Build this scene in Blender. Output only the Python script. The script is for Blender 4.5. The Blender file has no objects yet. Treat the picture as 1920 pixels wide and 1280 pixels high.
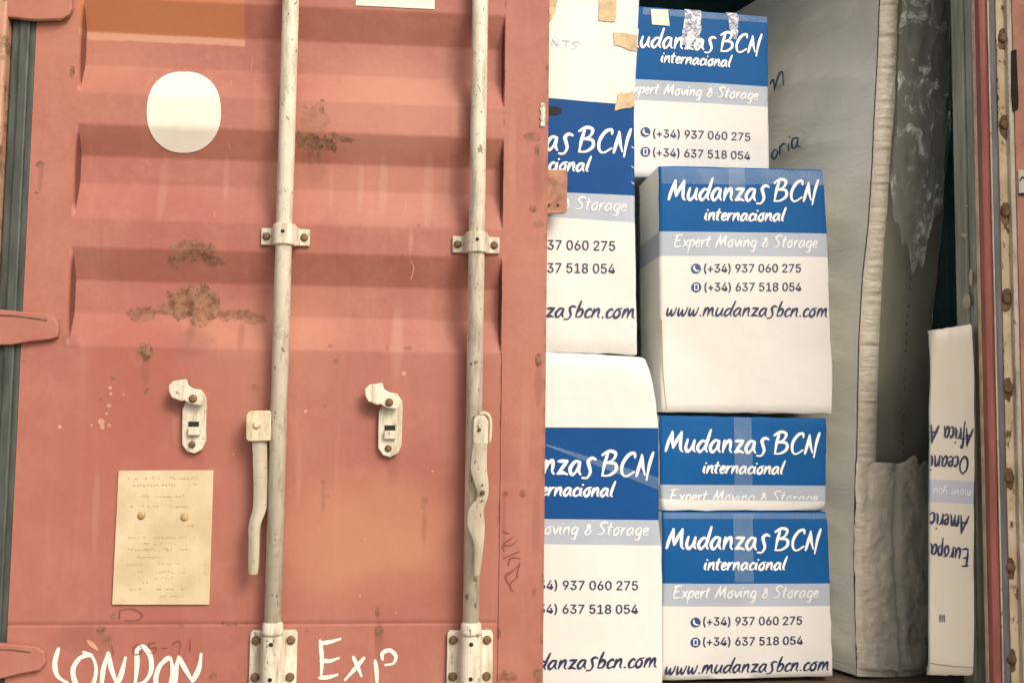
import bpy, bmesh, math, random, os
from mathutils import Vector, Matrix, noise
random.seed(7)
R = math.radians

# ------------------------------------------------------------------ camera
FPX = 2000.0                      # focal length in photo pixels (1920 wide)
PITCH, YAW, ROLL = R(4.45), R(5.25), R(0.70)
CAM = Vector((0.0, -2.33, 0.77))
fwd = Vector((math.sin(YAW)*math.cos(PITCH), math.cos(YAW)*math.cos(PITCH), math.sin(PITCH)))
ri0 = Vector((math.cos(YAW), -math.sin(YAW), 0)); up0 = ri0.cross(fwd)
rgt = ri0*math.cos(ROLL) + up0*math.sin(ROLL)
upv = -ri0*math.sin(ROLL) + up0*math.cos(ROLL)
sc = bpy.context.scene
cd = bpy.data.cameras.new('camera'); cam = bpy.data.objects.new('camera', cd)
sc.collection.objects.link(cam)
M3 = Matrix((rgt, upv, -fwd)).transposed()
cam.matrix_world = Matrix.Translation(CAM) @ M3.to_4x4()
cd.sensor_width = 36; cd.lens = FPX*36/1920; cd.clip_start = 0.05; cd.clip_end = 2000
sc.camera = cam

# ------------------------------------------------------------------ light
SUN_EL, SUN_AZ = 38.0, 32.0       # azimuth: degrees to the right of straight behind the camera
sund = Vector((math.sin(R(SUN_AZ))*math.cos(R(SUN_EL)), -math.cos(R(SUN_AZ))*math.cos(R(SUN_EL)), math.sin(R(SUN_EL))))
w = bpy.data.worlds.new('World'); sc.world = w; w.use_nodes = True
nt = w.node_tree; nt.nodes.clear()
sky = nt.nodes.new('ShaderNodeTexSky'); sky.sky_type = 'NISHITA'; sky.sun_disc = False
sky.sun_elevation = R(SUN_EL); sky.sun_rotation = R(180 - SUN_AZ)
sky.dust_density = 9.0; sky.air_density = 0.7; sky.ozone_density = 0.3
bg = nt.nodes.new('ShaderNodeBackground'); bg.inputs['Strength'].default_value = 0.15
wo = nt.nodes.new('ShaderNodeOutputWorld')
nt.links.new(sky.outputs[0], bg.inputs[0]); nt.links.new(bg.outputs[0], wo.inputs[0])
sl = bpy.data.lights.new('sun', 'SUN'); sl.energy = 1.25; sl.angle = R(17); sl.color = (1.0, 0.945, 0.82)
so = bpy.data.objects.new('sun', sl); sc.collection.objects.link(so)
so.rotation_euler = sund.to_track_quat('Z', 'Y').to_euler(); so.location = (3, -4, 5)
sc.view_settings.view_transform = 'Standard'; sc.view_settings.look = 'None'
sc.view_settings.gamma = 1; sc.view_settings.use_curve_mapping = False
sc.view_settings.exposure = 0.07
sc.render.engine = 'CYCLES'

# ------------------------------------------------------------------ helpers
def ray(px, py):
    return (rgt*(px-960) + upv*(640-py) + fwd*FPX).normalized()
def at(px, py, Y):                       # photo pixel -> world point on the upright plane y = Y
    d = ray(px, py); return CAM + d*((Y-CAM.y)/d.y)
def on_plane(px, py, p0, n):
    d = ray(px, py); return CAM + d*((p0-CAM).dot(n)/d.dot(n))
def lerp(a, b, t): return a + (b-a)*t
def tag(o, label=None, cat=None, group=None, kind=None):
    if label: o['label'] = label
    if cat: o['category'] = cat
    if group: o['group'] = group
    if kind: o['kind'] = kind
    return o
def empty(name, loc):
    o = bpy.data.objects.new(name, None); o.empty_display_size = .1; o.location = loc
    sc.collection.objects.link(o); return o

class MB:
    def __init__(s): s.v = []; s.f = []; s.m = []; s.sm = []
    def vert(s, p): s.v.append(tuple(p)); return len(s.v)-1
    def face(s, idx, m=0, smooth=False): s.f.append(tuple(idx)); s.m.append(m); s.sm.append(smooth)
    def grid(s, rows, m=0, smooth=True, mf=None, flip=False):
        ids = [[s.vert(p) for p in r] for r in rows]
        for i in range(len(ids)-1):
            for j in range(len(ids[i])-1):
                q = (ids[i][j], ids[i][j+1], ids[i+1][j+1], ids[i+1][j])
                s.face(q[::-1] if flip else q, mf(i, j) if mf else m, smooth)
        return ids
    def box(s, a, b, m=0):
        x0, y0, z0 = a; x1, y1, z1 = b
        c = [s.vert((x, y, z)) for z in (z0, z1) for y in (y0, y1) for x in (x0, x1)]
        for q in ((0,2,3,1),(4,5,7,6),(0,1,5,4),(2,6,7,3),(0,4,6,2),(1,3,7,5)): s.face([c[i] for i in q], m)
    def tube(s, pts, rad, n=20, m=0, cap=True, flat=1.0):
        rings = []
        for i, p in enumerate(pts):
            p = Vector(p); a = Vector(pts[max(i-1, 0)]); b = Vector(pts[min(i+1, len(pts)-1)])
            t = (b-a).normalized(); ref = Vector((0, 1, 0)) if abs(t.y) < .9 else Vector((1, 0, 0))
            u = t.cross(ref).normalized(); w_ = u.cross(t).normalized()
            r = rad[i] if isinstance(rad, (list, tuple)) else rad
            rings.append([s.vert(p + u*math.cos(2*math.pi*k/n)*r + w_*math.sin(2*math.pi*k/n)*r*flat) for k in range(n)])
        for i in range(len(rings)-1):
            for k in range(n): s.face((rings[i][k], rings[i][(k+1) % n], rings[i+1][(k+1) % n], rings[i+1][k]), m, True)
        if cap: s.face(rings[0][::-1], m); s.face(rings[-1], m)
    def prism(s, pts, off, m=0):         # pts: front outline in world, off: vector to the back
        a = [s.vert(p) for p in pts]; b = [s.vert(Vector(p)+off) for p in pts]; n = len(pts)
        s.face(a, m); s.face(b[::-1], m)
        for i in range(n): s.face((a[i], b[i], b[(i+1) % n], a[(i+1) % n]), m)
    def build(s, name, mats, parent=None, bevel=0, recalc=True):
        me = bpy.data.meshes.new(name); me.from_pydata(s.v, [], s.f)
        if not isinstance(mats, (list, tuple)): mats = [mats]
        for mt in mats: me.materials.append(mt)
        me.polygons.foreach_set('material_index', s.m); me.polygons.foreach_set('use_smooth', s.sm)
        if recalc:
            bm = bmesh.new(); bm.from_mesh(me); bmesh.ops.recalc_face_normals(bm, faces=bm.faces); bm.to_mesh(me); bm.free()
        me.update()
        o = bpy.data.objects.new(name, me); sc.collection.objects.link(o)
        if parent:
            o.parent = parent
            if parent.type == 'EMPTY': o.matrix_parent_inverse = Matrix.Translation(-Vector(parent.location))   # mesh parts keep world coordinates
        if bevel:
            b = o.modifiers.new('bevel', 'BEVEL'); b.width = bevel; b.segments = 2; b.limit_method = 'ANGLE'; b.angle_limit = R(35)
        return o
def smooth_poly(pts, k=6):
    if len(pts) < 3: return [tuple(p) for p in pts]
    P = [pts[0]] + list(pts) + [pts[-1]]; out = []
    for i in range(1, len(P)-2):
        p0, p1, p2, p3 = P[i-1], P[i], P[i+1], P[i+2]
        for j in range(k):
            t = j/k
            out.append(tuple(0.5*((2*p1[c]) + (-p0[c]+p2[c])*t + (2*p0[c]-5*p1[c]+4*p2[c]-p3[c])*t*t + (-p0[c]+3*p1[c]-3*p2[c]+p3[c])*t**3) for c in range(len(p1))))
    out.append(tuple(P[-2])); return out
def nz(x, y, z=0.0): return noise.noise(Vector((x, y, z)))
def fbm(x, y, z=0.0, o=4): return sum(noise.noise(Vector((x, y, z))*2**i)/2**i for i in range(o))

# ------------------------------------------------------------------ materials
class NT:
    def __init__(s, name):
        s.mat = bpy.data.materials.new(name); s.mat.use_nodes = True; s.t = s.mat.node_tree
        s.b = s.t.nodes['Principled BSDF']; s.out = s.t.nodes['Material Output']
    def n(s, typ, **kw):
        x = s.t.nodes.new(typ)
        for k, v in kw.items(): setattr(x, k, v)
        return x
    def l(s, a, b): s.t.links.new(a, b)
    def pos(s):
        return s.n('ShaderNodeNewGeometry').outputs['Position']
    def math(s, op, a, b=None, c=None, clamp=False):
        x = s.n('ShaderNodeMath', operation=op); x.use_clamp = clamp
        for i, q in enumerate((a, b, c)):
            if q is None: continue
            if isinstance(q, (int, float)): x.inputs[i].default_value = q
            else: s.l(q, x.inputs[i])
        return x.outputs[0]
    def noise(s, scale, detail=4, rough=.55, vec=None, stretch=None, dist=0):
        x = s.n('ShaderNodeTexNoise'); x.inputs['Scale'].default_value = scale; x.inputs['Detail'].default_value = detail
        x.inputs['Roughness'].default_value = rough; x.inputs['Distortion'].default_value = dist
        v = vec or s.pos()
        if stretch:
            m = s.n('ShaderNodeMapping'); m.inputs['Scale'].default_value = stretch; s.l(v, m.inputs[0]); v = m.outputs[0]
        s.l(v, x.inputs['Vector']); return x.outputs['Fac']
    def ramp(s, f, a, b, lo=0.0, hi=1.0):
        x = s.n('ShaderNodeMapRange'); x.interpolation_type = 'SMOOTHSTEP'
        x.inputs['From Min'].default_value = a; x.inputs['From Max'].default_value = b
        x.inputs['To Min'].default_value = lo; x.inputs['To Max'].default_value = hi
        s.l(f, x.inputs['Value']); return x.outputs['Result']
    def mix(s, f, a, b):
        x = s.n('ShaderNodeMix', data_type='RGBA')
        for sock, q in ((x.inputs['Factor'], f), (x.inputs['A'], a), (x.inputs['B'], b)):
            if isinstance(q, (int, float)): sock.default_value = q
            elif isinstance(q, tuple): sock.default_value = (*q, 1)
            else: s.l(q, sock)
        for i in x.inputs:
            pass
        return x.outputs['Result']
    def mixc(s, f, a, b):
        x = s.n('ShaderNodeMixRGB')
        for i, q in enumerate((f, a, b)):
            if isinstance(q, (int, float)): x.inputs[i].default_value = q
            elif isinstance(q, tuple): x.inputs[i].default_value = (*q, 1)
            else: s.l(q, x.inputs[i])
        return x.outputs[0]
    def bump(s, h, strength=.3, dist=.002, prev=None):
        x = s.n('ShaderNodeBump'); x.inputs['Strength'].default_value = strength; x.inputs['Distance'].default_value = dist
        s.l(h, x.inputs['Height'])
        if prev: s.l(prev, x.inputs['Normal'])
        return x.outputs[0]
def simple(name, col, rough=.6, var=.12, nscale=6, bump=0, bscale=60, metallic=0, stretch=None, spec=None, alpha=None):
    m = NT(name); f = m.ramp(m.noise(nscale, 5, stretch=stretch), .3, .7)
    lo = tuple(c*(1-var) for c in col); hi = tuple(min(1, c*(1+var)) for c in col)
    m.l(m.mixc(f, lo, hi), m.b.inputs['Base Color']); m.b.inputs['Roughness'].default_value = rough
    m.b.inputs['Metallic'].default_value = metallic
    if spec is not None: m.b.inputs['Specular IOR Level'].default_value = spec
    if bump: m.l(m.bump(m.noise(bscale, 4), bump), m.b.inputs['Normal'])
    if alpha is not None: m.b.inputs['Alpha'].default_value = alpha
    return m.mat

RED = (0.355, 0.132, 0.099)
def red_paint(name, blobs=(), rects=(), edge=None, base=RED, worn=1.0, tints=(), gap=None):
    """weathered oxide red paint; blobs = stains with their own shape at (px, py, rx, ry, strength)"""
    m = NT(name); P = m.pos()
    sx = m.n('ShaderNodeSeparateXYZ'); m.l(P, sx.inputs[0]); X, Z = sx.outputs['X'], sx.outputs['Z']
    big = m.ramp(m.noise(2.3, 3), .3, .7)
    col = m.mixc(big, tuple(c*k for c, k in zip(base, (.90, .84, .86))), tuple(c*k for c, k in zip(base, (1.07, 1.22, 1.22))))
    fade = m.ramp(m.noise(1.3, 2, vec=None, stretch=(1, 1, .6)), .5, .68)
    col = m.mixc(m.math('MULTIPLY', fade, .38), col, (.46, .20, .12))
    streak = m.ramp(m.noise(5, 4, stretch=(7, 1, .5)), .52, .76)
    col = m.mixc(m.math('MULTIPLY', streak, .28*worn), col, (.45, .20, .15))
    drip = m.ramp(m.noise(9, 3, stretch=(8, 1, .35)), .62, .78)
    col = m.mixc(m.math('MULTIPLY', drip, .22*worn), col, (.22, .065, .045))
    mot = m.ramp(m.noise(11, 6, .72, dist=.6), .45, .66)
    col = m.mixc(m.math('MULTIPLY', mot, .22*worn), col, (.46, .215, .16))
    scr = m.math('MULTIPLY', m.ramp(m.noise(16, 3, .5, stretch=(1.0, 1, 12)), .70, .725), m.ramp(m.noise(4, 2), .5, .6))
    col = m.mixc(m.math('MULTIPLY', scr, .35), col, (.24, .085, .06))
    scr2 = m.math('MULTIPLY', m.ramp(m.noise(19, 3, .5, stretch=(12, 1, 1.1)), .70, .73), m.ramp(m.noise(3, 2), .48, .58))
    col = m.mixc(m.math('MULTIPLY', scr2, .4), col, (.56, .33, .25))
    fine = m.ramp(m.noise(70, 4), .35, .7)
    col = m.mixc(m.math('MULTIPLY', fine, .12), col, (.26, .075, .052))
    wn = m.n('ShaderNodeTexNoise'); wn.inputs['Scale'].default_value = 26; wn.inputs['Detail'].default_value = 5; wn.inputs['Roughness'].default_value = .65
    m.l(P, wn.inputs['Vector']); ws = m.n('ShaderNodeSeparateXYZ'); m.l(wn.outputs['Color'], ws.inputs[0])
    wx = m.math('MULTIPLY', m.math('SUBTRACT', ws.outputs[0], .5), .050); wz = m.math('MULTIPLY', m.math('SUBTRACT', ws.outputs[1], .5), .050)
    Xw = m.math('ADD', X, wx); Zw = m.math('ADD', Z, wz)
    wx2 = m.math('MULTIPLY', wx, .22); wz2 = m.math('MULTIPLY', wz, .22)
    Xs = m.math('ADD', X, wx2); Zs = m.math('ADD', Z, wz2)
    for (bx, by, rx, ry, c_, a_) in tints:
        c = at(bx, by, 0.0); k = .001165
        a = m.math('DIVIDE', m.math('SUBTRACT', Xs if rx < 20 else Xw, c.x), rx*k); b = m.math('DIVIDE', m.math('SUBTRACT', Zw, c.z), ry*k)
        d = m.math('ADD', m.math('MULTIPLY', a, a), m.math('MULTIPLY', b, b))
        col = m.mixc(m.ramp(d, .1, 1.3, a_, 0), col, c_)
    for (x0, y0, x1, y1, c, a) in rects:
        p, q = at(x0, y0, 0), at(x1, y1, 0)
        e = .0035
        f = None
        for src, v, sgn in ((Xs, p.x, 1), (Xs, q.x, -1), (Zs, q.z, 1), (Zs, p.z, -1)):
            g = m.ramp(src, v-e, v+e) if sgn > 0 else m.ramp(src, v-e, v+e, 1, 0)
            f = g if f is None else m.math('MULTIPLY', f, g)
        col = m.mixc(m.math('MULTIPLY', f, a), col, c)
    rust = None
    grain = m.ramp(m.noise(90, 5, .7), .30, .62)
    dn2 = m.noise(62, 6, .72)
    for (bx, by, rx, ry, st) in blobs:
        c = at(bx, by, 0.0); k = .001165
        small = rx*k < .014
        a = m.math('DIVIDE', m.math('SUBTRACT', Xs if small else Xw, c.x), rx*k); b = m.math('DIVIDE', m.math('SUBTRACT', Zs if small else Zw, c.z), ry*k)
        d = m.math('ADD', m.math('MULTIPLY', a, a), m.math('MULTIPLY', b, b))
        d = m.math('ADD', d, m.math('MULTIPLY', m.math('SUBTRACT', dn2, .5), 1.9 if not small else 1.1))
        f = m.ramp(d, .62, 1.02, st, 0)
        rust = f if rust is None else m.math('MAXIMUM', rust, f)
    spots = m.ramp(m.noise(34, 4, .6), .735, .80, 0, .75)
    rust = spots if rust is None else m.math('MAXIMUM', rust, spots)
    if edge:
        for ex, wdt in edge:
            dd = m.math('ABSOLUTE', m.math('SUBTRACT', X, ex))
            g = m.math('MULTIPLY', m.ramp(dd, 0, wdt, 1, 0), m.ramp(m.noise(24, 5, .7), .46, .62))
            rust = m.math('MAXIMUM', rust, g)
    rf = m.math('MULTIPLY', rust, m.math('ADD', m.math('MULTIPLY', grain, .4), .6), clamp=True)
    rc = m.mixc(m.ramp(m.noise(38, 6, .75), .36, .62), (.085, .042, .022), (.27, .155, .09))
    rc = m.mixc(m.ramp(m.noise(130, 3, .7), .56, .68), rc, (.055, .028, .015))
    col = m.mixc(rf, col, rc)
    if gap:                                    # shadow of the recess ends, painted into the colour along the weld gap
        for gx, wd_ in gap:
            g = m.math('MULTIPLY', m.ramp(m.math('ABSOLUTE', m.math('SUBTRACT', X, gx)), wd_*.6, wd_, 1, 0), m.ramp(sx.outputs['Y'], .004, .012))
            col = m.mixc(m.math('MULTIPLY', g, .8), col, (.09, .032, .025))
    m.l(col, m.b.inputs['Base Color'])
    m.l(m.ramp(rf, 0, 1, .55, .92), m.b.inputs['Roughness'])
    m.b.inputs['Specular IOR Level'].default_value = .35
    b1 = m.bump(m.noise(6, 4), .5, .008); b2 = m.bump(m.noise(160, 3), .12, .0008, b1)
    b3 = m.bump(rf, .35, .0012, b2)
    m.l(b3, m.b.inputs['Normal'])
    return m.mat
def ivory_paint(name, base=(.64, .61, .50), chips=.8):
    m = NT(name)
    col = m.mixc(m.ramp(m.noise(9, 4), .3, .7), tuple(c*.9 for c in base), tuple(min(1, c*1.08) for c in base))
    gr = m.ramp(m.noise(16, 6, .7, stretch=(3, 3, .5)), .46, .68)
    col = m.mixc(m.math('MULTIPLY', gr, .8), col, (.33, .28, .18))
    wr_ = m.ramp(m.noise(34, 5, .7), .56, .66)
    col = m.mixc(m.math('MULTIPLY', wr_, .45), col, (.40, .36, .27))
    ch = m.ramp(m.noise(75, 5, .6, stretch=(1.4, 1.4, .6)), .63, .66)
    col = m.mixc(m.math('MULTIPLY', ch, chips), col, (.10, .085, .07))
    pt = m.n('ShaderNodeNewGeometry').outputs['Pointiness']
    m.l(col, m.b.inputs['Base Color']); m.b.inputs['Roughness'].default_value = .5
    b = m.bump(m.noise(55, 4), .25, .0015); m.l(b, m.b.inputs['Normal'])
    return m.mat
def card(name, col, rough=.42, gloss=.4, dirt=.10):
    m = NT(name)
    f = m.ramp(m.noise(4, 4), .3, .7)
    c = m.mixc(f, tuple(x*.95 for x in col), tuple(min(1, x*1.03) for x in col))
    d = m.ramp(m.noise(14, 6, .7, dist=.5), .60, .78)
    c = m.mixc(m.math('MULTIPLY', d, dirt), c, (.36, .32, .25))
    m.l(c, m.b.inputs['Base Color']); m.b.inputs['Roughness'].default_value = rough
    m.b.inputs['Specular IOR Level'].default_value = gloss
    fl = m.bump(m.noise(150, 2, stretch=(1, 1, .03)), .06, .001)          # corrugated flutes show faintly
    b = m.bump(m.noise(8, 5), .5, .006, fl); m.l(b, m.b.inputs['Normal'])
    return m.mat
def clear_tape(name, alpha=.28, col=(.75, .8, .85), crinkle=.5, scale=60, spread=.25):
    m = NT(name); m.b.inputs['Base Color'].default_value = (*col, 1); m.b.inputs['Roughness'].default_value = .15
    n1 = m.noise(scale, 5, .6, dist=.8)
    m.l(m.ramp(n1, .35, .75, alpha*(1-spread), min(1, alpha*(1+spread))), m.b.inputs['Alpha'])
    m.l(m.bump(n1, crinkle, .003), m.b.inputs['Normal']); return m.mat

CREAM = (.70, .712, .69)
M = {}
M['card'] = card('white printed cardboard', CREAM)
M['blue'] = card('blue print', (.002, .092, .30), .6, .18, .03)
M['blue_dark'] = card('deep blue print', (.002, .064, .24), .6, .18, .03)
M['band'] = card('grey blue print', (.38, .44, .53), .42, .4, .06)
M['kraft'] = simple('cardboard inside', (.33, .24, .14), .8)
M['ink_white'] = simple('white lettering', (.90, .90, .88), .45, .02)
M['ink_pale'] = simple('pale lettering', (.74, .76, .78), .45, .03)
M['navy'] = simple('navy lettering', (.020, .030, .095), .45, .1)
M['icon'] = simple('icon blue', (.015, .060, .22), .45, .05)
M['marker'] = simple('blue marker pen', (.03, .10, .20), .6, .3, 40)
M['pale_marker'] = simple('faint marker pen', (.42, .50, .56), .6, .15, 60)
M['chalk'] = simple('white paint marker', (.78, .74, .68), .75, .12, 80, .3, 200)
_c = NT('grainy white marker'); _c.b.inputs['Base Color'].default_value = (.80, .76, .70, 1); _c.b.inputs['Roughness'].default_value = .85
_c.l(_c.ramp(_c.noise(170, 5, .7), .30, .44, .3, 1), _c.b.inputs['Alpha']); M['chalk'] = _c.mat
M['scrawl'] = simple('dark red pen', (.20, .055, .04), .7, .3, 60)
M['ivory'] = ivory_paint('ivory painted steel')
M['ivory_bright'] = ivory_paint('ivory painted hub', (.66, .58, .40), .4)
M['worn_steel'] = ivory_paint('worn galvanised handle', (.42, .395, .31), 1.0)
M['bolt'] = simple('rusty bolt', (.16, .10, .05), .65, .4, 60, .4, 150, .3)
M['rivet'] = simple('brass rivet', (.42, .27, .13), .5, .2, 60)
M['dark'] = simple('dark gap', (.012, .012, .012), .8)
M['rubber'] = simple('grey green door rubber', (.050, .062, .054), .55, .35, 14, .4, 30, stretch=(4, 4, .7))
M['interior'] = simple('dark green interior paint', (.26, .52, .56), .6, .25, 5, .2, 20)
M['floor'] = simple('worn container floor', (.11, .075, .05), .8, .4, 8, .4, 40, stretch=(1, 6, 1))
M['jamb'] = simple('grey green jamb paint', (.40, .45, .36), .5, .3, 6, .3, 30, stretch=(5, 5, .6))
M['jamb_yellow'] = simple('yellowed jamb paint', (.34, .31, .19), .55, .35, 8, .3, 30, stretch=(5, 5, .5))
M['cream_edge'] = simple('cream paint edge', (.62, .50, .33), .6, .25, 20)
M['stripe'] = simple('faded red seal', (.30, .098, .080), .5, .25, 10, .2, 40, stretch=(4, 4, .5))
M['seal_grey'] = simple('grey seal lip', (.16, .17, .19), .5, .35, 12, .3, 30, stretch=(4, 4, .5))
M['pink_paint'] = simple('pinkish red paint', (.52, .27, .19), .6, .18, 12, .2, 40)
M['ground'] = simple('concrete yard', (.33, .30, .26), .9, .25, 2, .4, 30)
M['paper'] = simple('white vinyl sticker', (.70, .685, .60), .5, .05, 8)
M['brown_tape'] = simple('tan packing tape', (.52, .40, .22), .35, .22, 40, .4, 60)
M['tape'] = clear_tape('clear packing tape', .10, (.9, .9, .88), .25, 12)
M['tape_blue'] = clear_tape('clear tape over print', .19, (.50, .66, .80), .15, 9)
M['tape_crinkled'] = clear_tape('crinkled clear tape', .75, (1, 1, 1), 1.0, 70, .8)
M['latch'] = simple('rusted latch plate', (.34, .17, .11), .7, .35, 30, .4, 90)
M['silver'] = simple('torn foil tape', (.48, .50, .38), .3, .4, 90, .8, 120)

def seal_rust():
    m = NT('rusted cream retaining strip')
    col = m.mixc(m.ramp(m.noise(18, 5), .3, .7), (.56, .45, .27), (.72, .62, .44))
    r = m.ramp(m.noise(30, 6, .7, stretch=(1, 1, .55)), .54, .62)
    col = m.mixc(r, col, (.12, .075, .04)); m.l(col, m.b.inputs['Base Color']); m.b.inputs['Roughness'].default_value = .7
    m.l(m.bump(r, .5, .002), m.b.inputs['Normal']); return m.mat
M['seal_rust'] = seal_rust()
def plate_mat():
    m = NT('tan embossed data plate')
    col = m.mixc(m.ramp(m.noise(12, 4), .3, .7), (.50, .41, .26), (.62, .52, .35))
    r = m.ramp(m.noise(120, 3, .7, stretch=(.5, 1, 1)), .64, .72)
    col = m.mixc(m.math('MULTIPLY', r, .35), col, (.28, .19, .08))
    m.l(col, m.b.inputs['Base Color']); m.b.inputs['Roughness'].default_value = .45
    m.l(m.bump(m.noise(110, 3, .6, stretch=(.6, 1, 1)), .45, .0012), m.b.inputs['Normal']); return m.mat
M['plate'] = plate_mat()
M['plate_mark'] = simple('worn stamped marks', (.36, .27, .15), .6, .3, 90)
def wrap_mat(name, col, shine=.35, bs=22, stre=(1, 1, 2.2), alpha=None, strength=.8):
    m = NT(name)
    n1 = m.noise(bs, 6, .62, stretch=stre, dist=.8); n2 = m.noise(3, 3)
    c = m.mixc(m.ramp(n2, .3, .7), tuple(x*.88 for x in col), tuple(x*1.08 for x in col))
    m.l(c, m.b.inputs['Base Color']); m.b.inputs['Roughness'].default_value = shine
    m.l(m.bump(n1, strength, .006), m.b.inputs['Normal'])
    if alpha:
        m.l(m.ramp(n1, .48, .72, alpha*.15, alpha), m.b.inputs['Alpha'])  # film turns whiter on its ridges, painting the crinkle highlights into the opacity
    return m.mat
M['wrap_white'] = wrap_mat('white foam wrap', (.80, .795, .70), .26, 9, (1, 1, 3.2), strength=1.0)
M['piping'] = wrap_mat('puckered wrap edge', (.56, .535, .44), .22, 30, (.9, .9, 2.2), strength=1.0)
M['border'] = wrap_mat('charcoal brown mattress border', (.185, .185, .150), .42, 14, (1, 1, 1), strength=.35)
M['film'] = wrap_mat('clear stretch film', (.80, .86, .78), .08, 13, (1.3, 1.3, 1), alpha=.9, strength=1.0)
M['film_low'] = wrap_mat('clear film over bubble wrap', (.80, .80, .70), .10, 18, (1.6, 1.6, .8), alpha=.5, strength=1.0)
M['bubble'] = wrap_mat('silvery bubble wrap', (.60, .575, .48), .18, 30, (1, 1, 1.6), strength=1.0)

# ------------------------------------------------------------------ setting
mb = MB(); mb.grid([[(-400+800*i/8, -400+800*j/8, 0) for i in range(9)] for j in range(9)], smooth=False)
tag(mb.build('ground', M['ground']), kind='structure')

# ------------------------------------------------------------------ container shell
ZF = 0.165                                     # container floor
XL = at(40, 640, 0).x                          # hinge side of the closed door
XR = at(1841, 640, 0).x                        # inner face of the right jamb
ZT = 2.45
XWL, XWR = XL-.06, 1.52
root = empty('shipping_container', (0.3, 0, 0.0))
tag(root, 'weathered red oxide shipping container with its left door shut and the right side open', 'shipping container')
mb = MB(); mb.box((XWL-.06, .02, ZF-.14), (XWR+.06, 6.0, ZF)); mb.build('container_floor', M['floor'], root)
mb = MB(); mb.box((XWL-.06, .02, ZT), (XWR+.06, 6.0, ZT+.1)); mb.build('roof', M['interior'], root)
def wall(X, sgn):
    mb = MB(); prof = []; y = .15; k = 0
    while y < 5.9:
        for dy, dx in ((0, 0), (.07, 0), (.138, .036), (.208, .036)): prof.append((X+sgn*dx, y+dy))
        y += .276
    mb.grid([[(x, yy, z) for x, yy in prof] for z in (ZF, ZT)], smooth=False)
    o = mb.build('side_wall', M['interior'], root, recalc=False)
    s = o.modifiers.new('thickness', 'SOLIDIFY'); s.thickness = .004
wall(XWL, -1); wall(XWR, 1)
mb = MB(); mb.box((XWL-.06, 6.0, ZF-.14), (XWR+.06, 6.05, ZT+.1)); mb.build('end_wall', M['interior'], root)

# ------------------------------------------------------------------ closed door
def zat(py, Y, px=600): return at(px, py, Y).z
RD = 0.030
prof = []      # (z, y) from top to bottom; (dark slope top, recess top, slope start, slope end) in photo rows
for r0, r1, r2, r3 in ((-215, -150, -88, -38), (14, 79, 141, 189), (248, 307, 357, 421), (475, 536, 596, 656)):
    prof += [(zat(r0, 0), 0), (zat(r1, RD), RD), (zat(r2, RD), RD), (zat(r3, 0), 0)]
ZB = ZF-.13
def prof_y(z):
    if z >= prof[0][0] or z <= prof[-1][0]: return 0.0
    for (za, ya), (zb, yb) in zip(prof, prof[1:]):
        if zb <= z <= za: return ya + (yb-ya)*(za-z)/(za-zb)
    return 0.0
def prof_s(z):                                  # rounded bends
    return sum(prof_y(z+d) for d in (-.003, -.0015, 0, .0015, .003))/5
XA, XB = at(134, 420, .0).x, at(943, 420, .0).x
XE = at(1024, 640, 0).x
def door_y(x, z):
    a = min(1, max(0, (x-XA)/.004)); b = min(1, max(0, (XB-x)/.004))
    y = prof_s(z)*min(a, b)
    zb0 = zat(1169, 0)
    if abs(z-zb0) < .0022 and x < XB: y += .0014
    if abs(x-XB) < .0012 and z < prof[-1][0]: y += .0022
    y += .0026*nz(x*2.1, z*2.4, 3.1) + .0011*nz(x*6, z*7, 1.3)            # panel beating and dents
    return y
zs = set([2.40, ZB]); z = ZB
while z < 2.40: zs.add(z); z += .016
for zz, _ in prof:
    for d in (-.006, -.003, -.0015, 0, .0015, .003, .006): zs.add(zz+d)
z0 = zat(1169, 0); [zs.add(z0+d) for d in (-.0035, -.0018, 0, .0018, .0035)]
zs = sorted([q for q in zs if q <= 2.40], reverse=True)
xs = set([XL, XE]); x = XL
while x < XE: xs.add(x); x += .02
for d in (-.002, 0, .004, .006): xs.add(XA+d); xs.add(XB-d)
for d in (-.0025, -.001, .001, .0025): xs.add(XB+d)
xs = sorted(xs)
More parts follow.
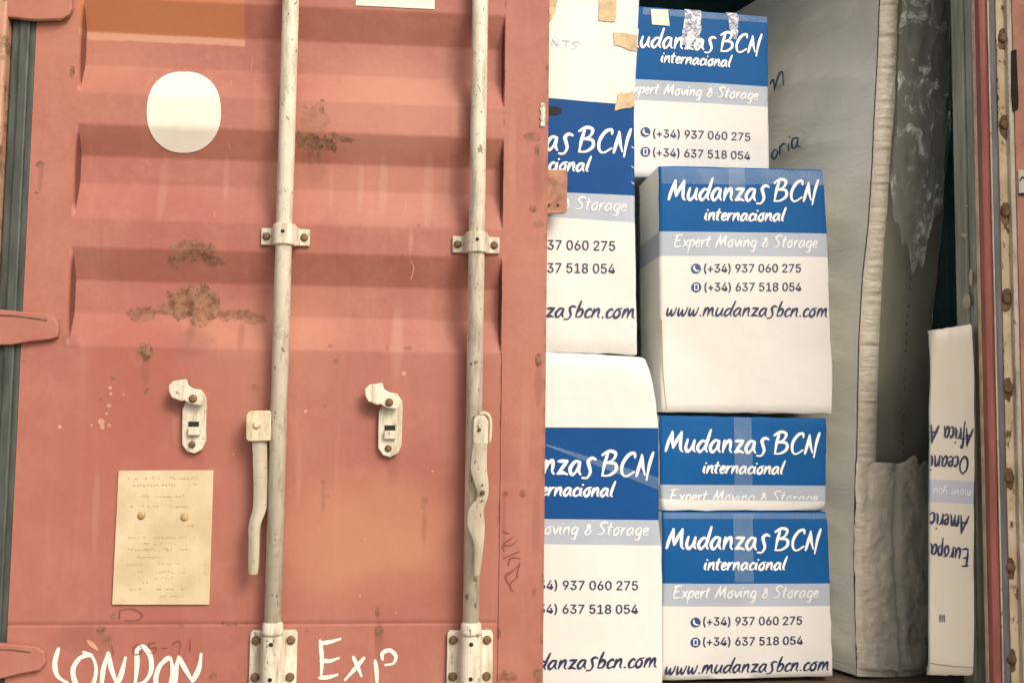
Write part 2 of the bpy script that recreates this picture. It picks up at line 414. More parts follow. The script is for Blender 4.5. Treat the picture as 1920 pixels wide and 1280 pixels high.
BL = [(362, 470, 44, 24, .85), (330, 490, 20, 12, .7), (400, 492, 22, 10, .8), (360, 560, 52, 34, .95), (330, 575, 44, 18, .9), (372, 595, 24, 18, .85), (262, 586, 34, 14, .75), (440, 588, 50, 13, .75), (470, 596, 26, 9, .6),
      (273, 660, 17, 17, 1.0), (598, 268, 40, 13, 1.0), (575, 262, 26, 14, .95), (640, 258, 24, 8, .8), (592, 225, 30, 30, .35), (604, 207, 6, 7, .8), (604, 190, 4, 4, 1),
      (573, 200, 5, 5, .6), (580, 285, 5, 22, .55), (597, 288, 4, 16, .5),
      (76, 308, 9, 7, .9), (68, 361, 4, 4, .9), (135, 135, 5, 14, .9), (275, 733, 5, 6, .8), (190, 748, 3, 4, .9), (211, 708, 4, 4, .9), (478, 726, 8, 8, .5),
      (606, 903, 5, 6, .8), (613, 930, 6, 4, .3), (795, 942, 8, 13, .6), (708, 1146, 5, 12, .8), (710, 1182, 9, 11, .8), (576, 1180, 4, 5, .8),
      (947, 926, 6, 6, .8), (980, 925, 8, 8, .7), (936, 952, 3, 5, .8), (1000, 255, 15, 10, .5), (1007, 282, 5, 12, .8), (1000, 392, 8, 8, .8), (1010, 420, 12, 8, .5),
      (1010, 676, 7, 14, 1.0), (1002, 1110, 5, 10, .6), (935, 1185, 5, 14, .8), (950, 1268, 22, 10, .8), (1010, 1265, 12, 14, .8),
      (213, 1155, 6, 6, .9), (340, 1172, 5, 4, .7), (430, 1170, 14, 6, .8), (462, 1166, 6, 4, .7), (190, 1180, 9, 10, .8), (200, 1200, 12, 12, .5), (400, 1268, 8, 8, .8),
      (400, 965, 3, 5, .8), (630, 676, 5, 5, .7), (727, 650, 4, 5, .6), (765, 652, 8, 5, .6), (620, 648, 5, 5, .5), (785, 422, 4, 3, .6), (755, 485, 3, 12, .25), (720, 560, 10, 6, .15),
      (112, 605, 7, 8, .6), (44, 676, 5, 2, .8), (610, 762, 4, 5, .5)]
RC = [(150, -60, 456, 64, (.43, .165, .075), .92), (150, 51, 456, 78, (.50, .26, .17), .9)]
XEh = XE
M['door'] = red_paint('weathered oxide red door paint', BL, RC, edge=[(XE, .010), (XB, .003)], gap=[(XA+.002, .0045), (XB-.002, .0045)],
   tints=[(690, 1010, 190, 130, (.47, .23, .135), .55), (480, 610, 160, 60, (.48, .22, .14), .4), (720, 200, 170, 110, (.47, .23, .165), .55), (250, 700, 90, 130, (.31, .088, .062), .45), (300, 870, 240, 200, (.33, .098, .072), .4), (700, 360, 200, 80, (.44, .205, .145), .45), (760, 1120, 150, 60, (.32, .105, .08), .45), (180, 160, 60, 120, (.40,.17,.12), .3),
   (675, 345, 7, 60, (.44, .235, .175), 0.45), (718, 340, 9, 75, (.44, .235, .175), 0.5), (803, 350, 11, 85, (.44, .235, .175), 0.45), (770, 455, 5, 32, (.44, .235, .175), 0.5), (744, 640, 13, 85, (.44, .235, .175), 0.45), (853, 215, 9, 50, (.44, .235, .175), 0.45), (840, 330, 6, 60, (.44, .235, .175), 0.3), (620, 350, 5, 45, (.44, .235, .175), 0.3), (300, 350, 10, 70, (.44, .235, .175), 0.3), (420, 330, 7, 50, (.44, .235, .175), 0.3), (960, 300, 9, 120, (.44, .235, .175), 0.3), (985, 800, 10, 120, (.44, .235, .175), 0.25), (560, 900, 6, 60, (.44, .235, .175), 0.3), (180, 950, 7, 90, (.44, .235, .175), 0.3), (330, 770, 8, 60, (.44, .235, .175), 0.2), (590, 300, 26, 50, (.20, .075, .05), 0.35), (360, 640, 40, 30, (.20, .075, .05), 0.35), (273, 690, 9, 40, (.20, .075, .05), 0.4), (450, 630, 8, 30, (.20, .075, .05), 0.4), (355, 620, 10, 28, (.20, .075, .05), 0.4), (795, 985, 6, 38, (.20, .075, .05), 0.35), (710, 1200, 9, 40, (.20, .075, .05), 0.45), (606, 935, 5, 30, (.20, .075, .05), 0.35), (700, 775, 30, 16, (.20, .075, .05), 0.55), (330, 765, 30, 14, (.20, .075, .05), 0.5), (370, 860, 12, 30, (.20, .075, .05), 0.3), (735, 870, 12, 36, (.20, .075, .05), 0.3), (1008, 330, 12, 70, (.20, .075, .05), 0.35), (1010, 720, 8, 50, (.20, .075, .05), 0.4), (1005, 980, 10, 70, (.20, .075, .05), 0.3), (130, 640, 20, 10, (.20, .075, .05), 0.4), (76, 330, 5, 30, (.20, .075, .05), 0.4), (150, 1200, 60, 30, (.20, .075, .05), 0.3), (945, 980, 5, 80, (.20, .075, .05), 0.4)])  # dark tints under the hooked levers paint their cast shadows; others are streaks and stains
M['red'] = red_paint('oxide red hinge paint')
mb = MB()
mb.grid([[(x, door_y(x, z), z) for x in xs] for z in zs], smooth=True)
ids_b = mb.grid([[(x, .052, z) for x in (XL, XE)] for z in (2.40, ZB)], smooth=False, flip=True)
def strip(pa, pb):
    a = [mb.vert(p) for p in pa]; b = [mb.vert(p) for p in pb]
    for i in range(len(a)-1): mb.face((a[i], a[i+1], b[i+1], b[i]), 0, False)
strip([(XE, door_y(XE, z), z) for z in zs], [(XE, .052, z) for z in zs])
strip([(XL, .052, z) for z in zs], [(XL, door_y(XL, z), z) for z in zs])
strip([(x, .052, 2.40) for x in xs], [(x, door_y(x, 2.40), 2.40) for x in xs])
strip([(x, door_y(x, ZB), ZB) for x in xs], [(x, .052, ZB) for x in xs])
door = mb.build('door', M['door'], root, recalc=False)
sharp = door.modifiers.new('sharp', 'EDGE_SPLIT'); sharp.split_angle = R(50)

def door_surf(px, py, off=.0008):               # pixel -> point just proud of the door skin
    p = at(px, py, 0)
    for _ in range(4): p = at(px, py, door_y(p.x, p.z))
    d = ray(px, py); return p - Vector((0, off, 0))

# stickers on the door
def blob_sticker(name, cx, cy, outline, nring=10):
    mb = MB(); c = mb.vert(door_surf(cx, cy, .0015)); prev = None
    for r in range(1, nring+1):
        ring = [mb.vert(door_surf(cx+(x-cx)*r/nring, cy+(y-cy)*r/nring, .0015)) for x, y in outline]
        n = len(ring)
        for k in range(n):
            if prev is None: mb.face((c, ring[k], ring[(k+1) % n]), 0, True)
            else: mb.face((prev[k], ring[k], ring[(k+1) % n], prev[(k+1) % n]), 0, True)
        prev = ring
    return mb.build(name, M['paper'], door)
ov = []
for k in range(72):
    a = 2*math.pi*k/72; ca, sa = math.cos(a), math.sin(a)
    e = 2/2.35; rx = 69.5; ry = 76
    x = 345 + rx*math.copysign(abs(ca)**e, ca); y = 211 + ry*math.copysign(abs(sa)**e, sa)
    if sa > 0: x = 345 + (x-345)*(1-.09*sa**2)
    ov.append((x, y))
tag(blob_sticker('oval_sticker', 345, 211, ov), 'blank off-white rounded sticker on the upper door')
mb = MB(); mb.grid([[door_surf(lerp(667, 815, i/6), lerp(-60, lerp(11, 18, i/6), j/6), .0015) for i in range(7)] for j in range(7)])
tag(mb.build('blank_label', M['paper'], door), 'blank white label cut off by the top of the picture')

# left corner post, rubber seal
mb = MB(); mb.box((XL-.052, .004, ZB), (XL, .030, 2.42)); mb.box((XL-.034, -.004, ZB), (XL-.012, .006, 2.42))
mb.build('door_seal', M['rubber'], root, .004)
mb = MB(); mb.box((XL-.25, -.02, 0.0), (XL-.055, .15, 2.55))
M['post'] = red_paint('flaking post paint', base=(.46, .28, .19), worn=1.5, edge=[(XL-.057, .03)])
mb.build('corner_post', M['post'], root, .006)
# sill and header
mb = MB(); mb.box((XL-.05, .055, 0.0), (XR+.1, .14, ZF-.002)); mb.build('door_sill', M['latch'], root, .004)
mb = MB(); mb.box((XL-.05, -.01, ZT), (XR+.1, .14, ZT+.12)); mb.build('door_header', M['red'], root, .004)

# hinges
def hinge(pts, groove):
    mb = MB()
    f = [at(x, y, -.016) for x, y in pts]
    mb.prism(f, Vector((0, .0155, 0)))
    o = mb.build('hinge', M['red'], root, .0025)
    mb = MB(); g = [at(x, y, -.0165) for x, y in groove]
    mb.tube(g, .0016, 6); mb.build('weld_bead', M['bolt'], o)
hinge([(-90, -60), (136, -60), (134, 18), (128, 30), (110, 36), (60, 37), (20, 32), (-90, 36)], [(22, 34), (60, 39), (112, 38), (132, 26)])
hinge([(-90, 580), (0, 580), (40, 584), (85, 588), (104, 598), (110, 610), (107, 632), (92, 636), (55, 640), (20, 646), (-90, 648)], [(-60, 588), (30, 592), (88, 600)])
hinge([(-90, 1205), (0, 1206), (68, 1212), (82, 1222), (84, 1244), (74, 1256), (40, 1262), (0, 1272), (-90, 1278)], [(-60, 1214), (20, 1217), (58, 1222)])

# ------------------------------------------------------------------ lettering engine
G = {  # hand lettering as single strokes: advance, strokes;  x-height 1, ascender 1.8
 'M': (1.35, [[(0,.0),(.18,.8),(.42,1.6)],[(.42,1.6),(.42,.9),(.50,.28)],[(.50,.28),(.78,1.0),(1.05,1.6)],[(1.05,1.6),(1.0,.8),(1.02,.2),(1.16,.0)]]),
 'u': (.80, [[(.12,.98),(.0,.35),(.14,.0),(.38,.28),(.60,.95)],[(.60,.95),(.50,.3),(.64,.02)]]),
 'd': (.86, [[(.52,.85),(.28,.86),(.0,.38),(.14,.0),(.38,.22),(.60,.75)],[(.86,1.8),(.66,.9),(.54,.3),(.66,.02)]]),
 'a': (.84, [[(.56,.92),(.28,.92),(.0,.42),(.12,.0),(.36,.2),(.60,.92)],[(.60,.92),(.52,.35),(.66,.02)]]),
 'n': (.80, [[(.10,.98),(.0,.0)],[(.02,.2),(.22,.75),(.46,.96),(.52,.6),(.48,.2),(.60,.02)]]),
 'z': (.74, [[(.02,.92),(.58,.98)],[(.58,.98),(.30,.5),(.0,.03)],[(.0,.03),(.30,.12),(.60,.0)]]),
 's': (.80, [[(.70,1.12),(.46,1.22),(.24,.98),(.32,.60),(.40,.2),(.22,-.2),(-.08,-.22)]]),
 'B': (1.08, [[(.30,1.6),(.12,.8),(.02,.0)],[(-.06,1.45),(.38,1.75),(.78,1.62),(.66,1.15),(.24,.90)],[(.24,.90),(.78,.86),(.86,.40),(.45,.02),(.0,-.02)]]),
 'C': (1.05, [[(.92,1.35),(.86,1.66),(.50,1.50),(.16,.85),(.16,.2),(.44,-.02),(.92,.32)]]),
 'N': (1.05, [[(.0,.0),(.16,.8),(.28,1.55)],[(.28,1.55),(.36,.8),(.54,.12)],[(1.0,1.75),(.80,.9),(.66,-.25)]]),
 'i': (.36, [[(.10,.95),(.02,.3),(.14,.02)],[(.20,1.32),(.22,1.40)]]),
 't': (.54, [[(.24,1.5),(.10,.7),(.06,.15),(.24,.02)],[(-.06,1.0),(.42,1.06)]]),
 'e': (.60, [[(.04,.42),(.36,.55),(.40,.88),(.14,.86),(.0,.35),(.18,.0),(.50,.2)]]),
 'r': (.58, [[(.08,.98),(.02,.0)],[(.04,.3),(.22,.82),(.48,.98)]]),
 'c': (.58, [[(.48,.80),(.34,.96),(.06,.60),(.06,.1),(.26,.0),(.50,.18)]]),
 'o': (.72, [[(.22,.92),(.0,.42),(.14,.0),(.42,.18),(.48,.70),(.24,.94),(.60,1.04)]]),
 'l': (.36, [[(.34,1.8),(.14,.9),(.04,.2),(.18,.02)]]),
 'E': (1.0, [[(.30,1.6),(.12,.8),(.04,.0)],[(.02,1.5),(.40,1.62),(.82,1.66)],[(.14,.82),(.62,.90)],[(.04,.02),(.40,.0),(.80,.12)]]),
 'x': (.66, [[(.04,.96),(.28,.5),(.54,.0)],[(.56,.98),(.0,.02)]]),
 'p': (.72, [[(.12,.96),(.04,.2),(-.06,-.7)],[(.06,.5),(.36,.98),(.56,.7),(.40,.12),(.04,.1)]]),
 'v': (.66, [[(.04,.96),(.14,.3),(.24,.02)],[(.24,.02),(.42,.5),(.58,1.0)]]),
 'g': (.74, [[(.54,.90),(.24,.92),(.0,.42),(.14,.05),(.40,.3),(.58,.92)],[(.58,.92),(.46,.0),(.30,-.62),(-.02,-.5)]]),
 '&': (.80, [[(.62,.62),(.20,1.02),(.36,1.28),(.44,.98),(.06,.36),(.16,.02),(.44,.1),(.60,.5)]]),
 'S': (.96, [[(.86,1.40),(.60,1.66),(.16,1.38),(.30,1.0),(.56,.6),(.40,.1),(.0,.06)]]),
 'w': (1.02, [[(.06,.92),(.04,.3),(.16,.02),(.42,.75)],[(.42,.75),(.42,.2),(.54,.02),(.74,.4),(.84,.98)]]),
 'm': (1.16, [[(.10,.96),(.0,.0)],[(.02,.2),(.20,.8),(.40,.94),(.42,.02)],[(.42,.2),(.62,.8),(.80,.94),(.84,.2),(.98,.02)]]),
 'b': (.74, [[(.30,1.8),(.10,.8),(.02,.1)],[(.06,.5),(.36,.92),(.54,.6),(.38,.08),(.02,.06)]]),
 '.': (.34, [[(.06,.02),(.10,.08)]]), ' ': (.50, []),
 'f': (.50, [[(.62,1.6),(.42,1.78),(.24,1.2),(.12,.2),(-.06,-.6)],[(.0,.92),(.44,.98)]]),
 'A': (1.2, [[(.0,.0),(.5,.8),(.92,1.6)],[(.92,1.6),(.90,.8),(.98,.0)],[(.2,.60),(1.1,.66)]]),
 'O': (1.2, [[(.60,1.6),(.12,1.1),(.08,.3),(.48,.0),(.98,.6),(.94,1.36),(.56,1.6)]]),
 'y': (.70, [[(.08,.96),(.06,.4),(.24,.15),(.44,.45),(.60,.96)],[(.60,.96),(.42,.0),(.20,-.6),(-.04,-.5)]]),
 'T': (.9, [[(.45,1.5),(.40,0)],[(0,1.45),(.85,1.55)]]),
}
G['N2'] = (1.0, [[(.02,.0),(.08,1.4)],[(.08,1.4),(.6,.1)],[(.6,.1),(.68,1.5)]])
def layout(text, alt=None):
    out = []; x = 0
    for ch in text:
        adv, st = G[(alt or {}).get(ch, ch)]
        for s in st: out.append([(x+px_, py_) for px_, py_ in s])
        x += adv + .02
    return out, x-.14
def ribbon(mb, pts, hw, surf, taper=True, m=0, clip=None):
    """pts in photo pixels, laid on the surface given by surf(px,py)"""
    P = smooth_poly(pts, 5) if len(pts) > 2 else [tuple(lerp(Vector(pts[0]), Vector(pts[1]), k/3)) for k in range(4)]
    n = len(P); L = []
    for i in range(n):
        a = Vector(P[max(i-1, 0)]); b = Vector(P[min(i+1, n-1)]); t = (b-a)
        if t.length < 1e-6: t = Vector((1, 0))
        t.normalize(); nn = Vector((-t.y, t.x)); c = Vector(P[i]); s = i/(n-1)
        k = (.62+.5*math.sin(math.pi*min(1, s*1.15+.05))) if taper else 1
        wv = hw*k*(1+.12*nz(c.x*.3, c.y*.3))
        if i == 0: L.append((c-t*hw*.55, nn*wv*.45))
        L.append((c, nn*wv))
        if i == n-1: L.append((c+t*hw*.55, nn*wv*.4))
    prev = None
    for c, o in L:
        if clip and c.y > clip: prev = None; continue
        q = (mb.vert(surf(c.x+o.x, c.y+o.y)), mb.vert(surf(c.x-o.x, c.y-o.y)))
        if prev: mb.face((prev[0], prev[1], q[1], q[0]), m)
        prev = q
def script(mb, text, x0, y0, x1, y1, h, hw, surf, alt=None, clip=None, upx=None, jit=0, slant=0):
    """writes text from (x0,y0) to (x1,y1); h = photo pixels per unit of x-height"""
    S, wd = layout(text, alt); a = Vector((x1-x0, y1-y0))/wd
    up = upx or Vector((0, -h))
    for s in S:
        ribbon(mb, [tuple(Vector((x0, y0)) + a*(x+slant*y) + up*y*(1+jit*nz(x, 3.3))) for x, y in s], hw, surf, clip=clip)
FONT = None
try:
    fp = os.path.join(bpy.utils.system_resource('DATAFILES'), 'fonts', 'Inter.woff2')
    if os.path.exists(fp): FONT = bpy.data.fonts.load(fp)
except Exception: FONT = None
_tc = {}
def text_mesh(text):
    if text in _tc: return _tc[text]
    c = bpy.data.curves.new('t', 'FONT'); c.body = text
    if FONT: c.font = FONT
    c.resolution_u = 3
    o = bpy.data.objects.new('t', c); sc.collection.objects.link(o)
    dg = bpy.context.evaluated_depsgraph_get(); me = bpy.data.meshes.new_from_object(o.evaluated_get(dg))
    V = [(v.co.x, v.co.y) for v in me.vertices]; F = [tuple(p.vertices) for p in me.polygons]
    bpy.data.objects.remove(o); bpy.data.curves.remove(c); bpy.data.meshes.remove(me)
    x0 = min(v[0] for v in V); x1 = max(v[0] for v in V)
    _tc[text] = ([(v[0]-x0, v[1]) for v in V], F, x1-x0); return _tc[text]
def typed(mb, text, x0, y0, x1, y1, hd, surf):
    V, F, wd = text_mesh(text); a = Vector((x1-x0, y1-y0))/wd
    dh = max(v[1] for v in text_mesh('0')[0])
    for k, sh in enumerate((-.42, .42, 0)):            # a second and third strike give the weight of the print
        ids = [mb.vert(surf(x0+sh+a.x*v[0], y0+(.35 if k == 2 else 0)+a.y*v[0]-hd*v[1]/dh)+Vector((0, -.00012*k, 0))) for v in V]
        for f in F: mb.face([ids[i] for i in f])
def disc(mb, cx, cy, r, surf, m=0, n=24, sy=1):
    mb.face([mb.vert(surf(cx+r*math.cos(2*math.pi*k/n), cy+r*sy*math.sin(2*math.pi*k/n))) for k in range(n)], m)

# ------------------------------------------------------------------ writing on the door
mb = MB(); W = lambda x, y: door_surf(x, y, .0010)
c5 = lambda pts: [(x/2.909, 840+y/2.909) for x, y in pts]
for s in ([(320,1090),(300,1170),(315,1240),(370,1278)], [(500,1125),(440,1140),(400,1200),(410,1270),(450,1330),(505,1290),(525,1200),(500,1130),(455,1110)],
          [(555,1290),(565,1200),(590,1112)], [(590,1112),(608,1200),(640,1290)], [(640,1290),(665,1220),(685,1140)],
          [(745,1100),(748,1180),(735,1300)], [(745,1100),(780,1080),(820,1130),(825,1210),(790,1270),(730,1290)],
          [(930,1140),(875,1180),(850,1260),(870,1340),(915,1330),(940,1230),(930,1140),(895,1150)],
          [(955,1300),(960,1210),(975,1135)], [(975,1135),(1010,1200),(1050,1270)], [(1050,1270),(1085,1200),(1098,1120)]):
    ribbon(mb, c5(s), 4.4, W)
tag(mb.build('painted_lettering', M['chalk'], door), 'white hand-painted word LONDON'); mb = MB()
c6 = lambda pts: [(480+x/2.909, 840+y/2.909) for x, y in pts]
for s in ([(350,1045),(360,1150),(355,1250)], [(350,1062),(400,1055),(460,1038)], [(352,1155),(400,1158),(452,1142)], [(345,1250),(400,1245),(445,1232)],
          [(530,1135),(555,1190),(575,1240)], [(590,1140),(540,1200),(485,1262)],
          [(650,1155),(658,1220),(660,1310)], [(690,1150),(690,1115),(730,1100),(762,1130),(750,1170),(705,1180)]):
    ribbon(mb, c6(s), 3.6, W)
tag(mb.build('painted_lettering', M['chalk'], door), 'white hand-painted word Exp')
mb = MB()
for s in ([(655,880),(650,920),(650,935)], [(650,885),(720,875),(775,905),(755,935),(680,938)], [(610,1075),(620,1130)], [(755,1065),(725,1090),(740,1125),(775,1105),(760,1065)],
          [(850,1060),(812,1062)], [(812,1062),(815,1090),(850,1085),(845,1112),(815,1115)], [(880,1090),(915,1088)], [(935,1070),(975,1050),(985,1075),(975,1115)], [(1035,1040),(1038,1105)]):
    ribbon(mb, c5(s), 1.3, W)
for s in ([(1345,455),(1380,465)], [(1350,520),(1410,480)], [(1355,560),(1345,530),(1390,530),(1425,500)], [(1350,600),(1440,560)], [(1375,640),(1390,600),(1440,600)], [(1365,700),(1430,640)], [(1375,740),(1360,690),(1400,670)], [(1400,780),(1385,740),(1430,700)], [(1440,620),(1420,700)]):
    ribbon(mb, c6(s), 1.3, W)
mb.build('faint_lettering', M['scrawl'], door)
mb = MB()                                              # paint flakes
for (x, y, r) in ((207, 727, 3.5), (208, 738, 3), (205, 760, 4.5), (200, 775, 3), (190, 790, 6.5), (192, 800, 5), (205, 797, 3.5), (172, 797, 2.4), (232, 739, 2), (112, 800, 3.5), (811, 883, 2.2), (684, 1010, 2), (675, 1116, 2), (757, 700, 5), (573, 771, 3), (438, 851, 2.2), (742, 1148, 1.8), (912, 1178, 2)):
    mb.face([mb.vert(door_surf(x+r*(1+.4*nz(x+k, y))*math.cos(k*.63), y+r*(1+.5*nz(y, x+k*1.7))*math.sin(k*.63), .0009)) for k in range(10)])
for s in ([(770,488),(776,505),(769,523)], [(775,505),(771,525)]): ribbon(mb, s, 1.1, W)
ribbon(mb, c5([(480,1050),(510,1075),(530,1095)]), 4, W)
mb.build('paint_speck', M['pink_paint'], door)

# data plate
pl = [at(x, y, -.0045) for x, y in ((222, 882), (400, 881), (392, 1133), (210, 1133))]
mb = MB(); mb.prism(pl, Vector((0, .004, 0))); plate = mb.build('data_plate', M['plate'], root, .0008)
mb = MB(); PS = lambda x, y: at(x, y, -.0052)
rr = random.Random(3)
for (yy, xa, xb, h) in ((899, 240, 372, 4.4), (911, 250, 366, 4), (932, 262, 348, 4.4), (950, 230, 300, 3), (951, 318, 352, 3), (987, 330, 370, 5), (1009, 240, 376, 3.4), (1020, 270, 330, 3), (1032, 240, 368, 4.6), (1046, 258, 300, 3), (1060, 238, 262, 3), (1058, 288, 338, 3), (1072, 252, 268, 3), (1074, 290, 345, 5), (1086, 290, 330, 5), (1092, 256, 276, 3), (1106, 244, 270, 4), (1106, 290, 352, 3.4), (1119, 296, 345, 3)):
    x = xa
    while x < xb:
        wch = rr.uniform(2, 5)
        if rr.random() < .72: ribbon(mb, [(x, yy-rr.uniform(0, h)), (x+wch*.5, yy-rr.uniform(0, h)), (x+wch, yy-rr.uniform(0, h))], .7, PS)
        x += wch+rr.uniform(1, 4)
mb.build('worn_lettering', M['plate_mark'], plate)
for cx, cy in ((265, 966), (346, 969)):
    mb = MB(); p = at(cx, cy, -.0048); mb.tube([p, p+Vector((0, -.002, 0)), p+Vector((0, -.0032, 0))], [.0085, .0075, .003], 16); mb.build('rivet', M['rivet'], plate)

# ------------------------------------------------------------------ lock rods
def bolt(px, py, Y, parent, r=.008, name='bolt', mat='bolt'):
    mb = MB(); p = at(px, py, Y); mb.tube([p, p+Vector((0, -.0035, 0)), p+Vector((0, -.005, 0))], [r, r*.92, r*.5], 12)
    return mb.build(name, M[mat], parent)
def rod(pxt, pxb, yb):
    Yr = -.034
    pb = at(pxb, yb, Yr); x = pb.x
    o = MB(); o.tube([(x, Yr, 2.40), (x, Yr, 1.6), (x, Yr, pb.z-.12)], .0178, 28); rod_ = o.build('lock_rod', M['ivory'], root)
    return rod_, x, Yr
def clamp(parent, cx, cy, X, Yr):
    # saddle bracket with two ears wrapped round the rod
    z = at(cx, cy, -.05).z; mb = MB(); h = .0225; n = 14
    pr = [(-.052, -.008), (-.030, -.010)] + [(-.0235*math.cos(math.pi*k/n), Yr-.0235*math.sin(math.pi*k/n)) for k in range(n+1)] + [(.030, -.010), (.052, -.008)]
    pts = [(-.052, -.001)] + pr + [(.052, -.001)]
    top = [(X+a, b, z+h*(1 if abs(a) < .03 else .82)) for a, b in pts]; bot = [(X+a, b, z-h*(1 if abs(a) < .03 else .82)) for a, b in pts]
    ti = [mb.vert(p) for p in top]; bi = [mb.vert(p) for p in bot]
    for k in range(len(ti)-1): mb.face((ti[k], ti[k+1], bi[k+1], bi[k]), 0, False)
    mb.face(ti[::-1]); mb.face(bi)
    mb.build('rod_bracket', M['ivory'], parent, .002)
    for dx in (-.040, .040):
        b = MB(); p = Vector((X+dx, -.0095, z)); b.tube([p, p+Vector((0, -.003, 0)), p+Vector((0, -.0045, 0))], [.0088, .008, .004], 12); b.build('bolt', M['bolt'], parent)
    b = MB(); p = Vector((X, Yr-.0232, z+.004)); b.tube([p, p+Vector((0, -.001, 0))], .004, 12); b.build('grease_hole', M['dark'], parent)
def bearing(parent, cx, y0, X, Yr):
    z1 = at(cx, y0, -.05).z; z0 = z1-.17; mb = MB(); n = 12
    pr = [(-.049, -.001), (-.049, -.010), (-.027, -.012)] + [(-.022*math.cos(math.pi*k/n), Yr-.0200*math.sin(math.pi*k/n)) for k in range(n+1)] + [(.027, -.012), (.049, -.010), (.049, -.001)]
    def row(z, k): return [mb.vert((X+a*k, b, z)) for a, b in pr]
    rows = [row(z1, .90), row(z1-.004, .97), row(z1-.009, 1), row(z0, 1)]
    for a, b in zip(rows, rows[1:]):
        for k in range(len(a)-1): mb.face((a[k], a[k+1], b[k+1], b[k]))
    mb.face(rows[0][::-1]); mb.face(rows[-1])
    mb.build('bearing_plate', M['ivory'], parent, .0015)
    mb = MB(); mb.tube([(X, Yr, z1+.022), (X, Yr, z1+.018), (X, Yr, z1+.002), (X, Yr, z1-.004)], [.0185, .0215, .0225, .0225], 24); mb.build('rod_collar', M['ivory'], parent)
    for dx in (-.036, .036):
        for zz in (z1-.020, z1-.096):
            b = MB(); p = Vector((X+dx, -.0115, zz)); b.tube([p, p+Vector((0, -.004, 0)), p+Vector((0, -.0055, 0))], [.0095, .0085, .005], 12); b.build('bolt', M['bolt'], parent)
    for zz in (z1-.021, z1-.092):
        b = MB(); p = Vector((X, Yr-.0195, zz)); b.tube([p, p+Vector((0, -.001, 0))], .0045, 12); b.build('grease_hole', M['dark'], parent)
r1, x1_, Yr = rod(541, 511, 1180); r2, x2_, _ = rod(899, 883, 1180)
tag(r1, 'ivory lock rod on the middle of the door'); tag(r2, 'ivory lock rod nearest the open side')
clamp(r1, 533, 438, x1_, Yr); clamp(r2, 893, 453, x2_, Yr)
bearing(r1, 511, 1188, x1_, Yr); bearing(r2, 879, 1188, x2_, Yr)
# handle hubs and handles
mb = MB(); mb.prism([at(x, y, -.052) for x, y in ((461, 778), (468, 770), (504, 769), (508, 773), (507, 826), (465, 827), (461, 822))], Vector((0, .030, 0))); mb.build('handle_hub', M['ivory_bright'], r1, .002)
bolt(482, 796, -.052, r1, .0085, 'hub_pin', 'ivory_bright')
def flatbar(path, Y, t, parent, name, mat):
    mb = MB(); rows = []
    P = smooth_poly(path, 5)
    for (x, y, hw, dy) in P:
        a = at(x-hw, y, Y+dy); b = at(x+hw, y, Y+dy)
        rows.append([a, lerp(a, b, .25)+Vector((0, -t*.35, 0)), lerp(a, b, .5)+Vector((0, -t*.42, 0)), lerp(a, b, .75)+Vector((0, -t*.3, 0)), b, b+Vector((0, t, 0)), a+Vector((0, t, 0)), a])
    mb.grid(rows, smooth=True); f = [mb.vert(p) for p in rows[0][:-1]]; mb.face(f[::-1]); f = [mb.vert(p) for p in rows[-1][:-1]]; mb.face(f)
    mod = mb.build(name, M[mat], parent)
    s = mod.modifiers.new('split', 'EDGE_SPLIT'); s.split_angle = R(45)
flatbar([(486, 824, 14, 0), (487, 850, 13.5, 0), (488, 890, 13, 0), (488, 925, 12.5, 0), (486, 955, 12.5, -.004), (477, 985, 11, -.012), (476, 1020, 10, -.014), (475, 1060, 9.5, -.014), (474, 1076, 8, -.014)], -.040, .012, r1, 'lock_handle', 'worn_steel')
mb = MB(); mb.prism([at(x, y, -.068) for x, y in ((888, 786), (894, 779), (908, 778), (916, 790), (915, 832), (892, 834), (887, 828))], Vector((0, .018, 0))); mb.build('handle_hub', M['ivory'], r2, .002)
mb = MB(); mb.tube([at(x, y, -.064) for x, y in smooth_poly([(899, 776), (910, 774), (918, 782), (920, 800), (918, 830)], 4)], .0036, 8); mb.build('handle_loop', M['ivory_bright'], r2)
bolt(899, 805, -.068, r2, .004, 'hub_pin', 'bolt')
flatbar([(901, 830, 13, 0), (899, 850, 14, 0), (898, 880, 15, 0), (903, 905, 13, 0), (905, 930, 10, 0), (893, 955, 14, 0), (893, 985, 16, 0), (898, 1020, 9, -.006), (895, 1060, 7, -.006), (893, 1078, 6, -.006)], -.070, .010, r2, 'lock_handle', 'worn_steel')
for (x, y, r) in ((905, 923, .0055), (905, 908, .002), (904, 938, .002)): bolt(x, y, -.075, r2, r, 'handle_hole', 'bolt')

